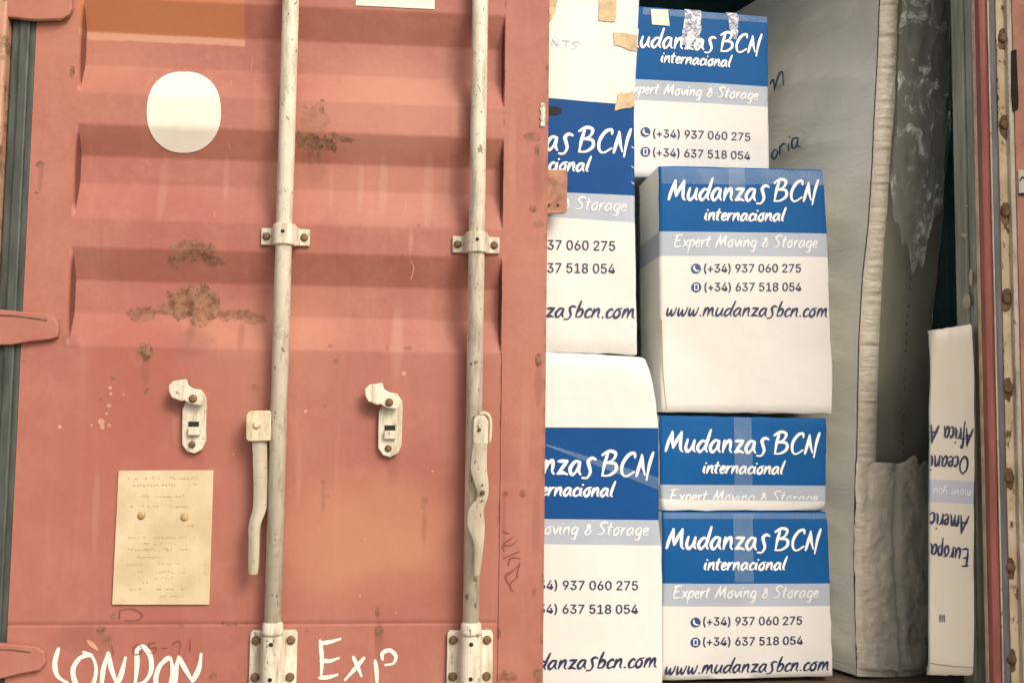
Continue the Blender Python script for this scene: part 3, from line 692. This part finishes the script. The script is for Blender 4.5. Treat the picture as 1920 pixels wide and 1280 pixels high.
# handle catches
def catch(dx, dy):
    s = lambda L: [(x+dx, y+dy) for x, y in L]
    o = [(342, 765), (360, 728), (376, 730), (386, 744), (387, 760), (385, 828), (378, 843), (364, 850), (350, 846), (341, 833), (341, 800)]
    mb = MB(); mb.prism([at(x, y, -.014) for x, y in s(o)], Vector((0, .013, 0))); c = mb.build('handle_catch', M['ivory'], root, .002)
    lo = [(316, 722), (324, 714), (349, 710), (352, 722), (372, 734), (382, 748), (378, 760), (356, 757), (345, 750), (340, 752), (322, 745), (317, 735)]
    mb = MB(); mb.prism([at(x, y, -.034) for x, y in s(lo)], Vector((0, .010, 0))); mb.build('hooked_lever', M['ivory'], c, .002)
    p = at(362+dx, 747+dy, -.024); mb = MB(); mb.tube([p, p+Vector((0, .012, 0))], .012, 14); mb.build('pivot', M['worn_steel'], c)
    bolt(362+dx, 747+dy, -.034, c, .0088); bolt(360+dx, 833+dy, -.014, c, .0075)
    mb = MB(); mb.prism([at(x, y, -.0150) for x, y in s([(353, 790), (373, 790), (373, 800), (353, 800)])], Vector((0, .002, 0))); mb.build('slot', M['dark'], c)
    mb = MB(); mb.prism([at(x, y, -.024) for x, y in s([(352, 800), (374, 800), (374, 816), (352, 816)])], Vector((0, .011, 0))); mb.build('lug', M['ivory'], c, .002)
    tag(c, None)
    return c
tag(catch(0, 0), 'ivory hooked catch left of the first lock rod'); tag(catch(368, 7), 'ivory hooked catch between the two lock rods')

# latch plate and torn foil on the door edge
mb = MB(); mb.prism([at(x, y, .030) for x, y in ((1000, 318), (1061, 318), (1064, 324), (1063, 396), (1058, 400), (1000, 400))], Vector((0, .008, 0)))
o = mb.build('latch_plate', M['latch'], root, .0015); bolt(1047, 384, .030, o, .003); bolt(1030, 384, .030, o, .003)
mb = MB(); rows = []
for j in range(9):
    y = 194+j*5.5; wv = 9+4*nz(j*.9, 2); rows.append([door_surf(1022-wv*(1-i/5), y+2*nz(i, j), .002+.004*abs(nz(i*1.3, j*1.1, 4))) for i in range(6)])
mb.grid(rows); mb.build('foil_tape_scrap', M['silver'], door)

# ------------------------------------------------------------------ right jamb: post return, seal, retaining strip
def vslab(name, pa, pb, Y0, Y1, mat, bev=.002, y_ref=640):
    a = at(pa, y_ref, Y0).x; b = at(pb, y_ref, Y0).x
    mb = MB(); mb.box((a, Y0, ZF-.1), (b, Y1, ZT)); return mb.build(name, M[mat], root, bev)
od = MB()
hx, hy = at(1990, 640, 0).x, -.01; ex, ey = hx+.36, hy-1.10
dd = Vector((ex-hx, ey-hy, 0)).normalized(); nn_ = Vector((-dd.y, dd.x, 0))
# right door leaf, unseen; added and angled to shade the right-hand things
od.prism([Vector((hx, hy, ZF-.12)), Vector((hx, hy, 2.4)), Vector((ex, ey, 2.4)), Vector((ex, ey, ZF-.12))], nn_*.05)
od.build('open_door', M['red'], root, .004)
post = MB(); xr = XR+.034
post.box((xr, .0125, 0), (xr+.30, .075, 2.55)); post.build('corner_post', M['jamb_yellow'], root, .003)
mb = MB(); mb.box((xr-.004, .075, ZF), (xr+.30, .17, ZT)); mb.box((xr-.012, .10, ZF), (xr-.003, .115, ZT)); mb.build('door_jamb', M['jamb'], root, .004)
vslab('jamb_edge', 1840, 1850, -.002, .012, 'cream_edge')
vslab('red_seal', 1849, 1865.5, -.020, .012, 'stripe', .008)
vslab('jamb_edge', 1865.5, 1869, -.014, .011, 'ivory')
vslab('seal_lip', 1868, 1881, -.008, .012, 'seal_grey', .004)
rs = vslab('retaining_strip', 1881.5, 1902, -.006, .012, 'seal_rust', .002)
vslab('outer_strip', 1903, 1912, -.018, .012, 'ivory')
vslab('door_flange', 1913, 2040, -.010, .012, 'pink_paint')
for y in (-90, 72, 234, 398, 560, 727, 895, 1063, 1235):
    px = 1878 + (y-72)*(1892-1878)/1100 + 3
    b = MB(); p = at(px, y, -.006); b.tube([p, p+Vector((0, -.004, 0)), p+Vector((0, -.006, 0))], [.0125, .0115, .007], 12); b.build('bolt', M['bolt'], rs)
    b = MB(); b.face([b.vert(at(px+9.5*(1+.3*nz(k*1.3, y))*math.copysign(abs(math.cos(k*.45))**.6, math.cos(k*.45)), y+3+22*(1+.5*nz(y, k*1.1))*math.sin(k*.45), -.0066)) for k in range(14)]); b.build('rust_stain', M['bolt'], rs)
mb = MB(); mb.prism([at(x, y, -.0215) for x, y in ((1897, 96), (1906, 92), (1910, 190), (1909, 206), (1900, 210), (1897, 180))], Vector((0, .002, 0))); mb.build('dark_slot', M['dark'], root)
mb = MB(); mb.prism([at(x, y, -.014) for x, y in ((1909, 318), (1935, 320), (1935, 366), (1911, 366))], Vector((0, .003, 0))); mb.build('white_label', M['paper'], root)
mb = MB()
ribbon(mb, [(1912, 340), (1918, 332), (1926, 348)], 1.2, lambda x, y: at(x, y, -.0145)); ribbon(mb, [(1911, 364), (1930, 364)], 2.5, lambda x, y: at(x, y, -.0145)); mb.build('label_lettering', M['dark'], root)
for (x, y, r, ry) in ((1811, 387, 6, 1.5), (1808, 441, 6, 4), (1820, 520, 3, 18), (1812, 565, 7, 16), (1832, 1187, 5, 3)):
    Xp = xr-.0125; mb = MB()
    mb.face([mb.vert(on_plane(x+r*(1+.4*nz(k*1.7, x))*math.cos(k*.52), y+ry*(1+.4*nz(y, k*1.3))*math.sin(k*.52), Vector((Xp, 0, 0)), Vector((1, 0, 0)))) for k in range(12)]); mb.build('paint_scuff', M['cream_edge'], root)

# ------------------------------------------------------------------ printed boxes
def poly_at(P, t):                               # left/right outline by fraction of height
    y = lerp(P[0][1], P[-1][1], t)
    for a, b in zip(P, P[1:]):
        if a[1] <= y <= b[1]: return lerp(a[0], b[0], (y-a[1])/max(1e-6, b[1]-a[1])), y
    return P[-1]
class Carton:
    def __init__(s, left, right, Y, depth, bands, bulge=.004, seed=0, lean=0.0, skew=0.0):
        s.skew = skew
        s.L, s.Rr, s.Y, s.D, s.bulge, s.seed, s.lean = left, right, Y, depth, bulge, seed, lean
        s.bands = bands                          # [(y_left, y_right, material index below)]
        s.tl = lambda y: (y-left[0][1])/(left[-1][1]-left[0][1]); s.tr = lambda y: (y-right[0][1])/(right[-1][1]-right[0][1])
    def yoff(s, u, v):
        g = s.bulge*math.sin(math.pi*min(1, max(0, u)))**.6*math.sin(math.pi*min(1, max(0, v)))**.6
        g += .0034*fbm(u*2.2+s.seed, v*2.6, s.seed*.7, 3)
        return -g + s.lean*v
    def S(s, u, v, extra=0.0):
        a = Vector(poly_at(s.L, v)); b = Vector(poly_at(s.Rr, v)); p = lerp(a, b, u)
        q = at(p.x, p.y, s.Y + s.lean*v); q.y += s.yoff(u, v)-s.lean*v - extra; return q
    def uv(s, px, py):
        u, v = .5, .5
        for _ in range(6):
            a = Vector(poly_at(s.L, v)); b = Vector(poly_at(s.Rr, v)); u = (px-a.x)/(b.x-a.x)
            yl, yr = a.y, b.y; cur = lerp(yl, yr, u); hgt = lerp(s.L[-1][1]-s.L[0][1], s.Rr[-1][1]-s.Rr[0][1], u); v += (py-cur)/hgt
        return u, v
    def surf(s, off=.0011):
        def f(px, py):
            u, v = s.uv(px, py); v = min(.999, max(.001, v)); return s.S(u, v, off)
        return f
    def build(s, label, mats, group='printed moving boxes stacked in the container', name='moving_box', rad=.005):
        base = s.S(.5, 1); s.root = empty(name, (base.x, s.Y+s.D/2, base.z))
        tag(s.root, label, 'moving box', group)
        us = [0, .006, .014, .03] + [k/18 for k in range(1, 18)] + [.97, .986, .994, 1]
        # rows follow the print bands
        cuts = [(0, 0)] + [(s.tl(a), s.tr(b)) for a, b, _ in s.bands] + [(1, 1)]
        mi = [0 if not s.bands else s.top_mat] + [m for _, _, m in s.bands]
        rows = []; rm = []
        for (c0, c1), m in zip(zip(cuts, cuts[1:]), mi):
            n = max(2, int((c1[0]-c0[0])*26))
            for k in range(n): rows.append((lerp(c0[0], c1[0], k/n), lerp(c0[1], c1[1], k/n))); rm.append(m)
        rows.insert(1, (.006, .006)); rm.insert(1, rm[0])
        rows.append((.994, .994)); rm.append(rm[-1]); rows.append((1, 1))
        rows = sorted(set(rows)); 
        def rmat(i):
            a = (rows[i][0]+rows[i+1][0])/2; m = s.top_mat
            for yl, yr, mm in s.bands:
                if a >= s.tl(yl): m = mm
            return m
        def edge_round(u, v):
            du = min(u, 1-u)*.3; dv = min(v, 1-v)*.35; o = 0
            for d in (du, dv):
                if d < rad: o += rad-math.sqrt(max(0, rad*rad-(rad-d)**2))
            return o
        mb = MB()
        F = []
        for (vl, vr) in rows:
            r = []
            for u in us:
                v = lerp(vl, vr, u); p = s.S(u, v); p.y += edge_round(u, v)
                if min(u, 1-u) < .02: p.x += .0020*nz(v*11+s.seed, u*3)
                if min(v, 1-v) < .012: p.z += .0022*nz(u*9+s.seed, v*5, 2)
                cr = math.exp(-(min(u, 1-u)/.05)**2)*math.exp(-(min(v, 1-v)/.05)**2)
                p.y += cr*.006*abs(nz(s.seed+round(u)*3.1, round(v)*4.7, .5))*3
                r.append(p)
            F.append(r)
        mb.grid(F, mf=lambda i, j: rmat(i), smooth=True)
        dv = Vector((s.skew, s.D, 0))
        for side in (0, -1):
            mb.grid([[F[i][side], F[i][side]+dv*.33+Vector((.0015*nz(i*.7, side), 0, 0)), F[i][side]+dv] for i in range(len(F))], mf=lambda i, j: rmat(i) if rmat(i) == 2 else 0, smooth=False)
        for e, m in ((0, s.top_mat), (-1, rmat(len(rows)-2))):
            mb.grid([[p for p in F[e]], [p+dv for p in F[e]]], m=m, smooth=False)
        mb.grid([[p+dv for p in r] for r in F], m=0, smooth=False)
        o = mb.build('cardboard_body', mats, s.root)
        e = o.modifiers.new('split', 'EDGE_SPLIT'); e.split_angle = R(55)
        return s.root
LOGO_BC = .708
def logo(c, x0, x1, yb0, yb1, xh, x_i0, x_i1, yi, yi1, xhi, hw=2.5, part='logo_lettering'):
    mb = MB(); sf = c.surf(); W1 = x1-x0; up = xh
    xm = x0+W1*.665; xb = x0+W1*LOGO_BC
    f = lambda x: lerp(yb0, yb1, (x-x0)/W1)
    script(mb, 'Mudanzas', x0, f(x0), xm, f(xm), xh, hw*1.04, sf, slant=.05)
    script(mb, 'BCN', xb, f(xb), x1-2, f(x1), xh*1.0, hw*.98, sf, slant=.05)
    script(mb, 'internacional', x_i0, yi, x_i1, yi1, xhi, hw*.8, sf, slant=.08)
    return mb.build(part, M['ink_white'], c.root)
def strap(c, x0, x1, y0, y1, xh, clip=None):
    mb = MB(); script(mb, 'Expert Moving & Storage', x0, y0, x1, y1, xh, 1.6, c.surf(), slant=.1, clip=clip); mb.build('tagline_lettering', M['ink_pale'], c.root)
def phones(c, rows, icon=True):
    sf = c.surf(.0010); s2 = c.surf(.0016); sp = c.surf(.0013)
    for (t, x0, x1, y0, y1, hd, ic) in rows:
        mb = MB(); typed(mb, t, x0, y0, x1, y1, hd, sf); mb.build('phone_lettering', M['navy'], c.root)
        if ic:
            mi = MB(); mw = MB()
            cx, cy, r, kind = ic; disc(mi, cx, cy, r, sp)
            if kind == 0: ribbon(mw, [(cx-3.2, cy-4.6), (cx-3.6, cy), (cx+.6, cy+4.2), (cx+5, cy+4)], 1.5, s2)
            else:
                for q in ([(cx-3.2, cy-5), (cx+3.2, cy-5)], [(cx+3.2, cy-5), (cx+3.2, cy+5)], [(cx+3.2, cy+5), (cx-3.2, cy+5)], [(cx-3.2, cy+5), (cx-3.2, cy-5)]): ribbon(mw, q, .8, s2, taper=False)
            o = mi.build('phone_icon' if kind == 0 else 'mobile_icon', M['icon'], c.root); mw.build('icon_logo', M['ink_white'], o)
def web(c, x0, x1, y0, y1, xh, hw=1.9):
    mb = MB(); script(mb, 'www.mudanzasbcn.com', x0, y0, x1, y1, xh, hw, c.surf(), slant=.12); mb.build('web_lettering', M['navy'], c.root)
def sheet(c, quad, mat, name, off=.0018, n=6, wob=0.0):
    mb = MB(); sf = c.surf(off); rows = []
    (ax, ay), (bx, by), (cx, cy), (dx, dy) = quad
    for j in range(n+1):
        t = j/n; r = []
        for i in range(n+1):
            s = i/n; x = lerp(lerp(ax, bx, s), lerp(dx, cx, s), t); y = lerp(lerp(ay, by, s), lerp(dy, cy, s), t)
            edge = (i in (0, n)) or (j in (0, n))
            r.append(sf(x+wob*nz(i*1.9, j*1.3, x), y+wob*nz(j*1.7, i*2.3, y)))
        rows.append(r)
    mb.grid(rows); return mb.build(name, M[mat], c.root)
BM = [M['card'], M['blue'], M['band'], M['blue_dark']]
T1, T2 = '(+34) 937 060 275', '(+34) 637 518 054'

# tall box behind the door edge, upper left of the stack
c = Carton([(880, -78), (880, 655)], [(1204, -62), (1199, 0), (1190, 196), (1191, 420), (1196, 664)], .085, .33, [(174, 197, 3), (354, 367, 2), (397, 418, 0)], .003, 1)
c.top_mat = 0
c.build('tall white box with tan tape scraps on its edge, half hidden by the red door', BM)
logo(c, 855, 1180, 276, 288, 26, 934, 1103, 318, 322, 15.5, 2.9)
strap(c, 866, 1173, 385, 397, 14.5)
phones(c, [(T1, 945, 1153, 467, 470, 18, None), (T2, 945, 1153, 510, 512.5, 18, None)])
web(c, 842, 1190, 592, 596, 17, 2.2)
sheet(c, [(1029, -20), (1046, -20), (1042, 20), (1030, 46)], 'brown_tape', 'packing_tape', wob=2)
sheet(c, [(1124, -40), (1158, -40), (1154, 42), (1122, 40)], 'brown_tape', 'packing_tape', wob=2)
sheet(c, [(1150, 61), (1195, 66), (1194, 98), (1151, 85)], 'brown_tape', 'packing_tape', wob=2)
sheet(c, [(1158, 176), (1190, 173), (1190, 200), (1153, 208)], 'brown_tape', 'packing_tape', wob=3)
mb = MB(); script(mb, 'NTS', 1034, 88, 1086, 95, 9, .8, c.surf(), alt={'N': 'N2'}); mb.build('hand_lettering', M['pale_marker'], c.root)
mb = MB(); sf = c.surf(); mb.face([mb.vert(sf(1035+18*math.copysign(abs(math.cos(k*.2618))**.6, math.cos(k*.2618)), 209+8*math.sin(k*.2618))) for k in range(24)]); mb.build('hand_hole', M['dark'], c.root)
mb = MB()
for y in (278, 315, 345, 378, 480, 512, 545, 578, 612, 645): ribbon(mb, [(1184, y-3), (1189, y+1)], .7, c.surf())
mb.build('edge_crease', M['ink_pale'], c.root)

# lower left box
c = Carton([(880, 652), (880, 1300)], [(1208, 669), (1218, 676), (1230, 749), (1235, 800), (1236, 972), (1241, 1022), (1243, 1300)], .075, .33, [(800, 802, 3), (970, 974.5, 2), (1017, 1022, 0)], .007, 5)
c.top_mat = 0
c.build('box with a wide blank white top above its blue band, beside the red door', BM)
logo(c, 900, 1222, 884, 893, 26, 978, 1148, 927, 930, 15.5, 2.9)
strap(c, 905, 1214, 998, 1003, 14.5)
phones(c, [(T1, 988, 1195, 1103, 1104.5, 17, None), (T2, 988, 1195, 1148, 1148.5, 17, None)])
web(c, 884, 1231, 1256, 1249, 17, 2.2)
sheet(c, [(1000, 826), (1030, 834), (1235, 895), (1235, 918)], 'tape_blue', 'clear_tape')
sheet(c, [(1000, 700), (1200, 706), (1226, 745), (1000, 748)], 'tape', 'clear_tape', n=5, wob=2)
sheet(c, [(1000, 1160), (1160, 1158), (1240, 1200), (1000, 1190)], 'tape', 'clear_tape', wob=3)

# top right box, furthest back
c = Carton([(1160, 8), (1160, 330)], [(1440, 31), (1441, 163), (1443, 345)], 0.42, .25, [(147, 163, 2), (186, 201, 0)], .003, 9)
c.top_mat = 1
c.build('topmost box of the right stack, set back, with crinkled clear tape over its logo', BM)
logo(c, 1168, 1426, 87, 101, 20.5, 1239, 1368, 118, 127, 12.2, 2.3)
strap(c, 1172, 1420, 174, 188, 12)
phones(c, [(T1, 1224.5, 1406, 257.5, 265, 15, (1210, 248, 9.2, 0)), (T2, 1224.5, 1406, 292.6, 300, 15, (1210, 285, 9.2, 1))])
sheet(c, [(1220, 18), (1252, 19), (1255, 50), (1222, 47)], 'paper', 'paper_scrap', .002)
sheet(c, [(1284, 18), (1316, 20), (1310, 92), (1276, 86)], 'tape_crinkled', 'clear_tape', .0024, wob=3)
sheet(c, [(1362, 24), (1384, 26), (1382, 78), (1370, 70)], 'tape_crinkled', 'clear_tape', .0024, wob=3)
sheet(c, [(1205, 15), (1438, 33), (1438, 44), (1205, 28)], 'tape_blue', 'clear_tape')

# middle right box
c = Carton([(1236, 310), (1236, 440), (1238, 600), (1240, 772)], [(1545, 317.5), (1552, 438), (1557, 600), (1562, 700), (1561, 776)], 0.20, .22, [(434, 438, 2), (480, 482, 0)], .005, 14)
c.top_mat = 1
c.build('middle box of the right stack, with shaded left side and blank lower front', BM)
logo(c, 1253, 1532, 375, 378, 23, 1321, 1468, 413, 415, 13.8, 2.6)
strap(c, 1263, 1531, 463, 465, 13.5)
phones(c, [(T1, 1319.5, 1500, 511, 511, 15.6, (1304, 504, 9.3, 0)), (T2, 1320, 1501, 546, 546, 15.6, (1304.5, 539, 9.3, 1))])
web(c, 1249, 1551, 592, 594, 15.5, 1.9)
sheet(c, [(1240, 314), (1543, 321), (1545, 348), (1240, 345)], 'tape_blue', 'clear_tape')
sheet(c, [(1365, 316), (1396, 316), (1397, 372), (1366, 372)], 'tape_blue', 'clear_tape', .0024)
mb = MB(); sf = c.surf(.0012)
ribbon(mb, [(1240, 602), (1241, 640), (1243, 700), (1250, 768)], .8, sf); ribbon(mb, [(1237.6, 598), (1239.5, 606), (1237.5, 640)], 1.5, sf); ribbon(mb, [(1420, 771), (1450, 773), (1475, 773)], .9, sf)
mb.build('torn_crease', M['kraft'], c.root)

# squashed short box
c = Carton([(1236, 778), (1238, 908), (1240, 936), (1242, 957)], [(1551, 784), (1549, 910), (1549, 940), (1547, 957.5)], 0.205, .20, [(908, 910, 2), (935, 939.5, 0)], .006, 21)
c.top_mat = 1
c.build('short squashed box third down in the right stack, its tagline cut by a fold', BM)
logo(c, 1247, 1534, 845, 851, 23, 1317, 1466, 886, 888, 13.8, 2.6)
strap(c, 1255, 1531, 939, 943, 13.5, clip=937)
sheet(c, [(1375, 782), (1408, 783), (1410, 936), (1376, 936)], 'tape_blue', 'clear_tape')

# bottom right box
c = Carton([(1242, 959), (1242, 1093), (1240, 1276)], [(1552, 960), (1557, 1093), (1558, 1136), (1563, 1268)], 0.195, .20, [(1093, 1093, 2), (1136, 1135, 0)], .006, 30)
c.top_mat = 1
c.build('bottom box of the right stack, standing on the container floor', BM)
logo(c, 1249, 1536, 1027, 1031, 23, 1319, 1470, 1067, 1067, 13.8, 2.6)
strap(c, 1261, 1532, 1120, 1119, 13.5)
phones(c, [(T1, 1318, 1502, 1171, 1169, 15.6, (1303.5, 1165.5, 9.3, 0)), (T2, 1318, 1504, 1209, 1206.5, 15.6, (1303.5, 1203, 9.3, 1))])
web(c, 1247, 1554, 1263, 1255, 15.5, 1.9)
sheet(c, [(1374, 962), (1410, 962), (1412, 1090), (1376, 1090)], 'tape_blue', 'clear_tape')
sheet(c, [(1244, 961), (1550, 962), (1550, 972), (1244, 972)], 'tape_blue', 'clear_tape', .0022)

# narrow upside-down box by the jamb
c = Carton([(1747, 619), (1743, 900), (1742, 1266)], [(1824, 607), (1828, 700), (1828, 860), (1827, 1000), (1826, 1266)], 0.014, .07, [(898, 902, 2), (941, 944, 0)], .003, 40, skew=.036)
c.top_mat = 0
c.build('narrow white box standing upside down by the right jamb, printed with continent names', [card('shaded dusty cardboard', (.57, .555, .48), dirt=.35), M['blue'], M['band'], M['blue_dark']], group='upside-down box')  # white card darkened in colour to hold the jamb-side shade, plus extra dirt
del c.root['group']
sf = c.surf()
def inv(text, x0, y0, x1, y1, xh, hw, nm='continent_lettering', mt='navy'):
    mb = MB(); script(mb, text, x0, y0, x1, y1, xh, hw, sf, upx=Vector((0, xh))); mb.build(nm, M[mt], c.root)
inv('Africa A', 1824, 804, 1745, 796, 21, 1.9)
inv('Oceani', 1814, 856, 1744, 853, 20, 1.9)
inv('Americ', 1816, 967, 1744, 960, 21, 1.9)
inv('Europa', 1815, 1029, 1744, 1018, 20, 1.9)
inv('move you', 1819, 918, 1748, 914, 10, .8, 'band_lettering', 'ink_pale')
mb = MB(); 
for xx in (1761, 1765, 1769): ribbon(mb, [(xx, 1151), (xx+.5, 1165)], 1.1, sf)
mb.build('print_lettering', M['navy'], c.root)
mb = MB(); ribbon(mb, [(1743, 1242), (1780, 1247), (1826, 1250)], .9, sf); mb.build('bottom_crease', M['kraft'], c.root)

# ------------------------------------------------------------------ wrapped mattress
ANG = R(18); dl = Vector((-math.sin(ANG), math.cos(ANG), 0)); dn = Vector((math.cos(ANG), math.sin(ANG), 0))
Lp = [(1656, -140), (1648, 0), (1644, 110), (1638, 216), (1634, 310), (1627, 420), (1616, 520), (1609, 640), (1605, 860), (1603, 870), (1600, 1050), (1603, 1180), (1606, 1266)]
Pp = [(1690, -140), (1681, 0), (1675, 200), (1666, 300), (1660, 400), (1655, 450), (1645, 650), (1640, 860), (1640, 1266)]
Rp = [(1790, -140), (1783, 0), (1778, 130), (1771, 250), (1768, 400), (1757, 500), (1748, 600), (1743, 700), (1738, 850), (1740, 900), (1744, 1000), (1738, 1150), (1732, 1266)]
YM = .22
def pa(P, y):
    for a, b in zip(P, P[1:]):
        if a[1] <= y <= b[1]: return lerp(a[0], b[0], (y-a[1])/(b[1]-a[1]))
    return P[-1][0] if y > P[-1][1] else P[0][0]
def edge_pt(y, s, out=0.0):
    """point on the mattress end face at photo row y; s 0..1 from near edge to far edge"""
    p0 = at(pa(Lp, y), y, YM); xr_ = pa(Rp, y)
    p1 = on_plane(xr_, y, Vector((p0.x, YM, 0)), Vector((-dn.y, dn.x, 0)))
    q = lerp(p0, p1, s); q.z = lerp(p0.z, p1.z, s)
    return q - dl*out
base = edge_pt(1266, .5); mroot = empty('wrapped_mattress', (base.x-.2, .9, ZF))
tag(mroot, 'tall white-wrapped mattress standing on edge between the box stack and the narrow box', 'mattress')
ysr = [-140 + k*14 for k in range(101)]; ysr = [y for y in ysr if y < 1266]+[1266]
LEN = 1.75
def side_pt(y, t, off=0):
    p = edge_pt(y, 0); q = p + dl*(t*LEN)
    wr = .010*fbm(t*2.0+q.z*1.6, q.z*4.0, 5, 3) + .017*(1-abs(math.sin((q.z*1.0 - t*.35)*17+1.6*nz(t*3, q.z*3, 2))))**5
    wr *= min(1, t*14)
    return q - dn*(wr+off)
mb = MB(); ts = [0, .004, .01, .02] + [.03+.97*k/60 for k in range(61)]
mb.grid([[side_pt(y, t) for t in ts] for y in ysr], smooth=True)
mb.grid([[edge_pt(y, 1), edge_pt(y, 1)+dl*LEN] for y in ysr], smooth=False)
mb.grid([[edge_pt(ysr[0], 0), edge_pt(ysr[0], 1)], [edge_pt(ysr[0], 0)+dl*LEN, edge_pt(ysr[0], 1)+dl*LEN]], smooth=False)
mb.grid([[edge_pt(y, s)+dl*LEN for s in (0, 1)] for y in ysr], smooth=False)
mb.build('wrapped_body', M['wrap_white'], mroot, recalc=False)
def sfrac(y): return (pa(Pp, y)-pa(Lp, y))/(pa(Rp, y)-pa(Lp, y))
# puckered edge roll
mb = MB(); rows = []
for k in range(520):
    y = -140 + k*1020/519; f = sfrac(y); puck = .0020*math.sin(k*.62+9*nz(k*.045, 1))*(.5+nz(k*.06, 8)) + .0045*nz(k*.19, 2.2) + .002*nz(k*.6, 5.2)
    rows.append([edge_pt(y, f*i/10, .004 + (.014+puck+.003*nz(k*.11, i*.5, 3))*math.sin(math.pi*i/10)**.7) for i in range(11)])
mb.grid(rows); mb.build('edge_roll', M['piping'], mroot, recalc=False)
mb = MB(); rows = []
for k in range(130):
    y = -140 + k*1012/129; f = sfrac(y)
    rows.append([edge_pt(y, lerp(f, 1, i/14), .001 + .005*math.sin(math.pi*(i/14)*.92+.12) + .004*fbm(i*.22, k*.09, 1, 3)) for i in range(15)])
mb.grid(rows); mb.build('dark_border', M['border'], mroot, recalc=False)
mb = MB()
for k in range(26):
    y = 420 + k*17 + 4*nz(k*.7, 1)
    if nz(k*.9, 6.1) > -.15:
        p = edge_pt(y, .60+.02*nz(k*.5, 2), .012); mb.tube([p, p+Vector((0, 0, -.004-.006*abs(nz(k*1.3, 3))))], .0016, 6)
mb.build('border_stitching', M['dark'], mroot)
# stretch film over the upper border
mb = MB(); rows = []
for k in range(150):
    fl = lambda i: 450 + 190*math.sin(i/30*3.0+.3) + 46*nz(i*.33, 4.4)
    rows.append([edge_pt(-140+k*(fl(i)+0)/149, lerp(sfrac(-140+k*fl(i)/149)*.9, 1.0, i/30), .020 + .012*math.sin(math.pi*i/30) + .009*fbm(i*.22+k*.03, k*.09-i*.07, 7, 4)) for i in range(31)])
mb.grid(rows); tag(mb.build('stretch_film', M['film'], mroot, recalc=False), 'clinging clear film over the top of the border')
# silvery bubble wrap round the foot
mb = MB(); rows = []
for k in range(160):
    r = []
    for i in range(41):
        s = i/40; fold = .012*math.exp(-((s-.50+.05*math.sin(k*.03))/.035)**2)
        o = .006 + .022*math.sin(math.pi*min(1, s*1.0))**.5 - fold + .0028*fbm(i*.35, k*.15, 3, 3) + .008*nz(i*.12, k*.05, 9) + .0022*nz(i*.9, k*.45, 2)
        y0_ = 870 - 13*nz(i*.13, 2.5) - 14*math.exp(-((s-.66)/.07)**2)
        y = y0_ + k*(1266-y0_)/159
        if k < 12: o += .012*math.exp(-((s-.66)/.08)**2)*(1-k/12)
        r.append(edge_pt(y, s*1.02-.01, o*(1 if k < 154 else .6)))
    rows.append(r)
mb.grid(rows); mb.build('bubble_wrap', M['bubble'], mroot, recalc=False)
mb = MB(); rows = []
for k in range(120):
    y = 884 + k*366/119
    rows.append([edge_pt(y, .04+.93*i/34, .036 + .010*math.sin(math.pi*i/34) + .010*fbm(i*.17+k*.02, k*.07-i*.05, 17, 4)) for i in range(35)])
mb.grid(rows); tag(mb.build('stretch_film', M['film_low'], mroot, recalc=False), 'glossy clear film over the bubble wrap')
# felt-tip marks on the wrapped side
P0 = side_pt(400, .0); nside = dn
MS = lambda x, y: on_plane(x, y, P0 - dn*.012, nside)
def MSs(x, y):
    # the wrapped side leans a little: solve for the row's own plane
    p = edge_pt(y, 0)
    for _ in range(6):
        h = on_plane(x, y, p - dn*.028, nside); 
        # row whose near edge has this height
        lo, hi = -140, 1266
        for _ in range(18):
            mid = (lo+hi)/2
            if edge_pt(mid, 0).z > h.z: lo = mid
            else: hi = mid
        p = edge_pt(lo, 0)
    return h
mb = MB()
for s in ([(1444, 158), (1450, 150), (1452, 170)], [(1452, 168), (1460, 142), (1467, 136), (1469, 160)],
          [(1452, 280), (1447, 292), (1452, 298), (1458, 286), (1452, 280)], [(1462, 290), (1462, 274)], [(1462, 278), (1468, 270), (1473, 271)], [(1478, 270), (1479, 284)], [(1480, 256), (1481, 258)],
          [(1494, 258), (1486, 262), (1485, 276), (1492, 276), (1496, 258)], [(1496, 258), (1495, 272), (1500, 276)]):
    ribbon(mb, s, 2.0, MSs)
mb.build('felt_tip_lettering', M['marker'], mroot)
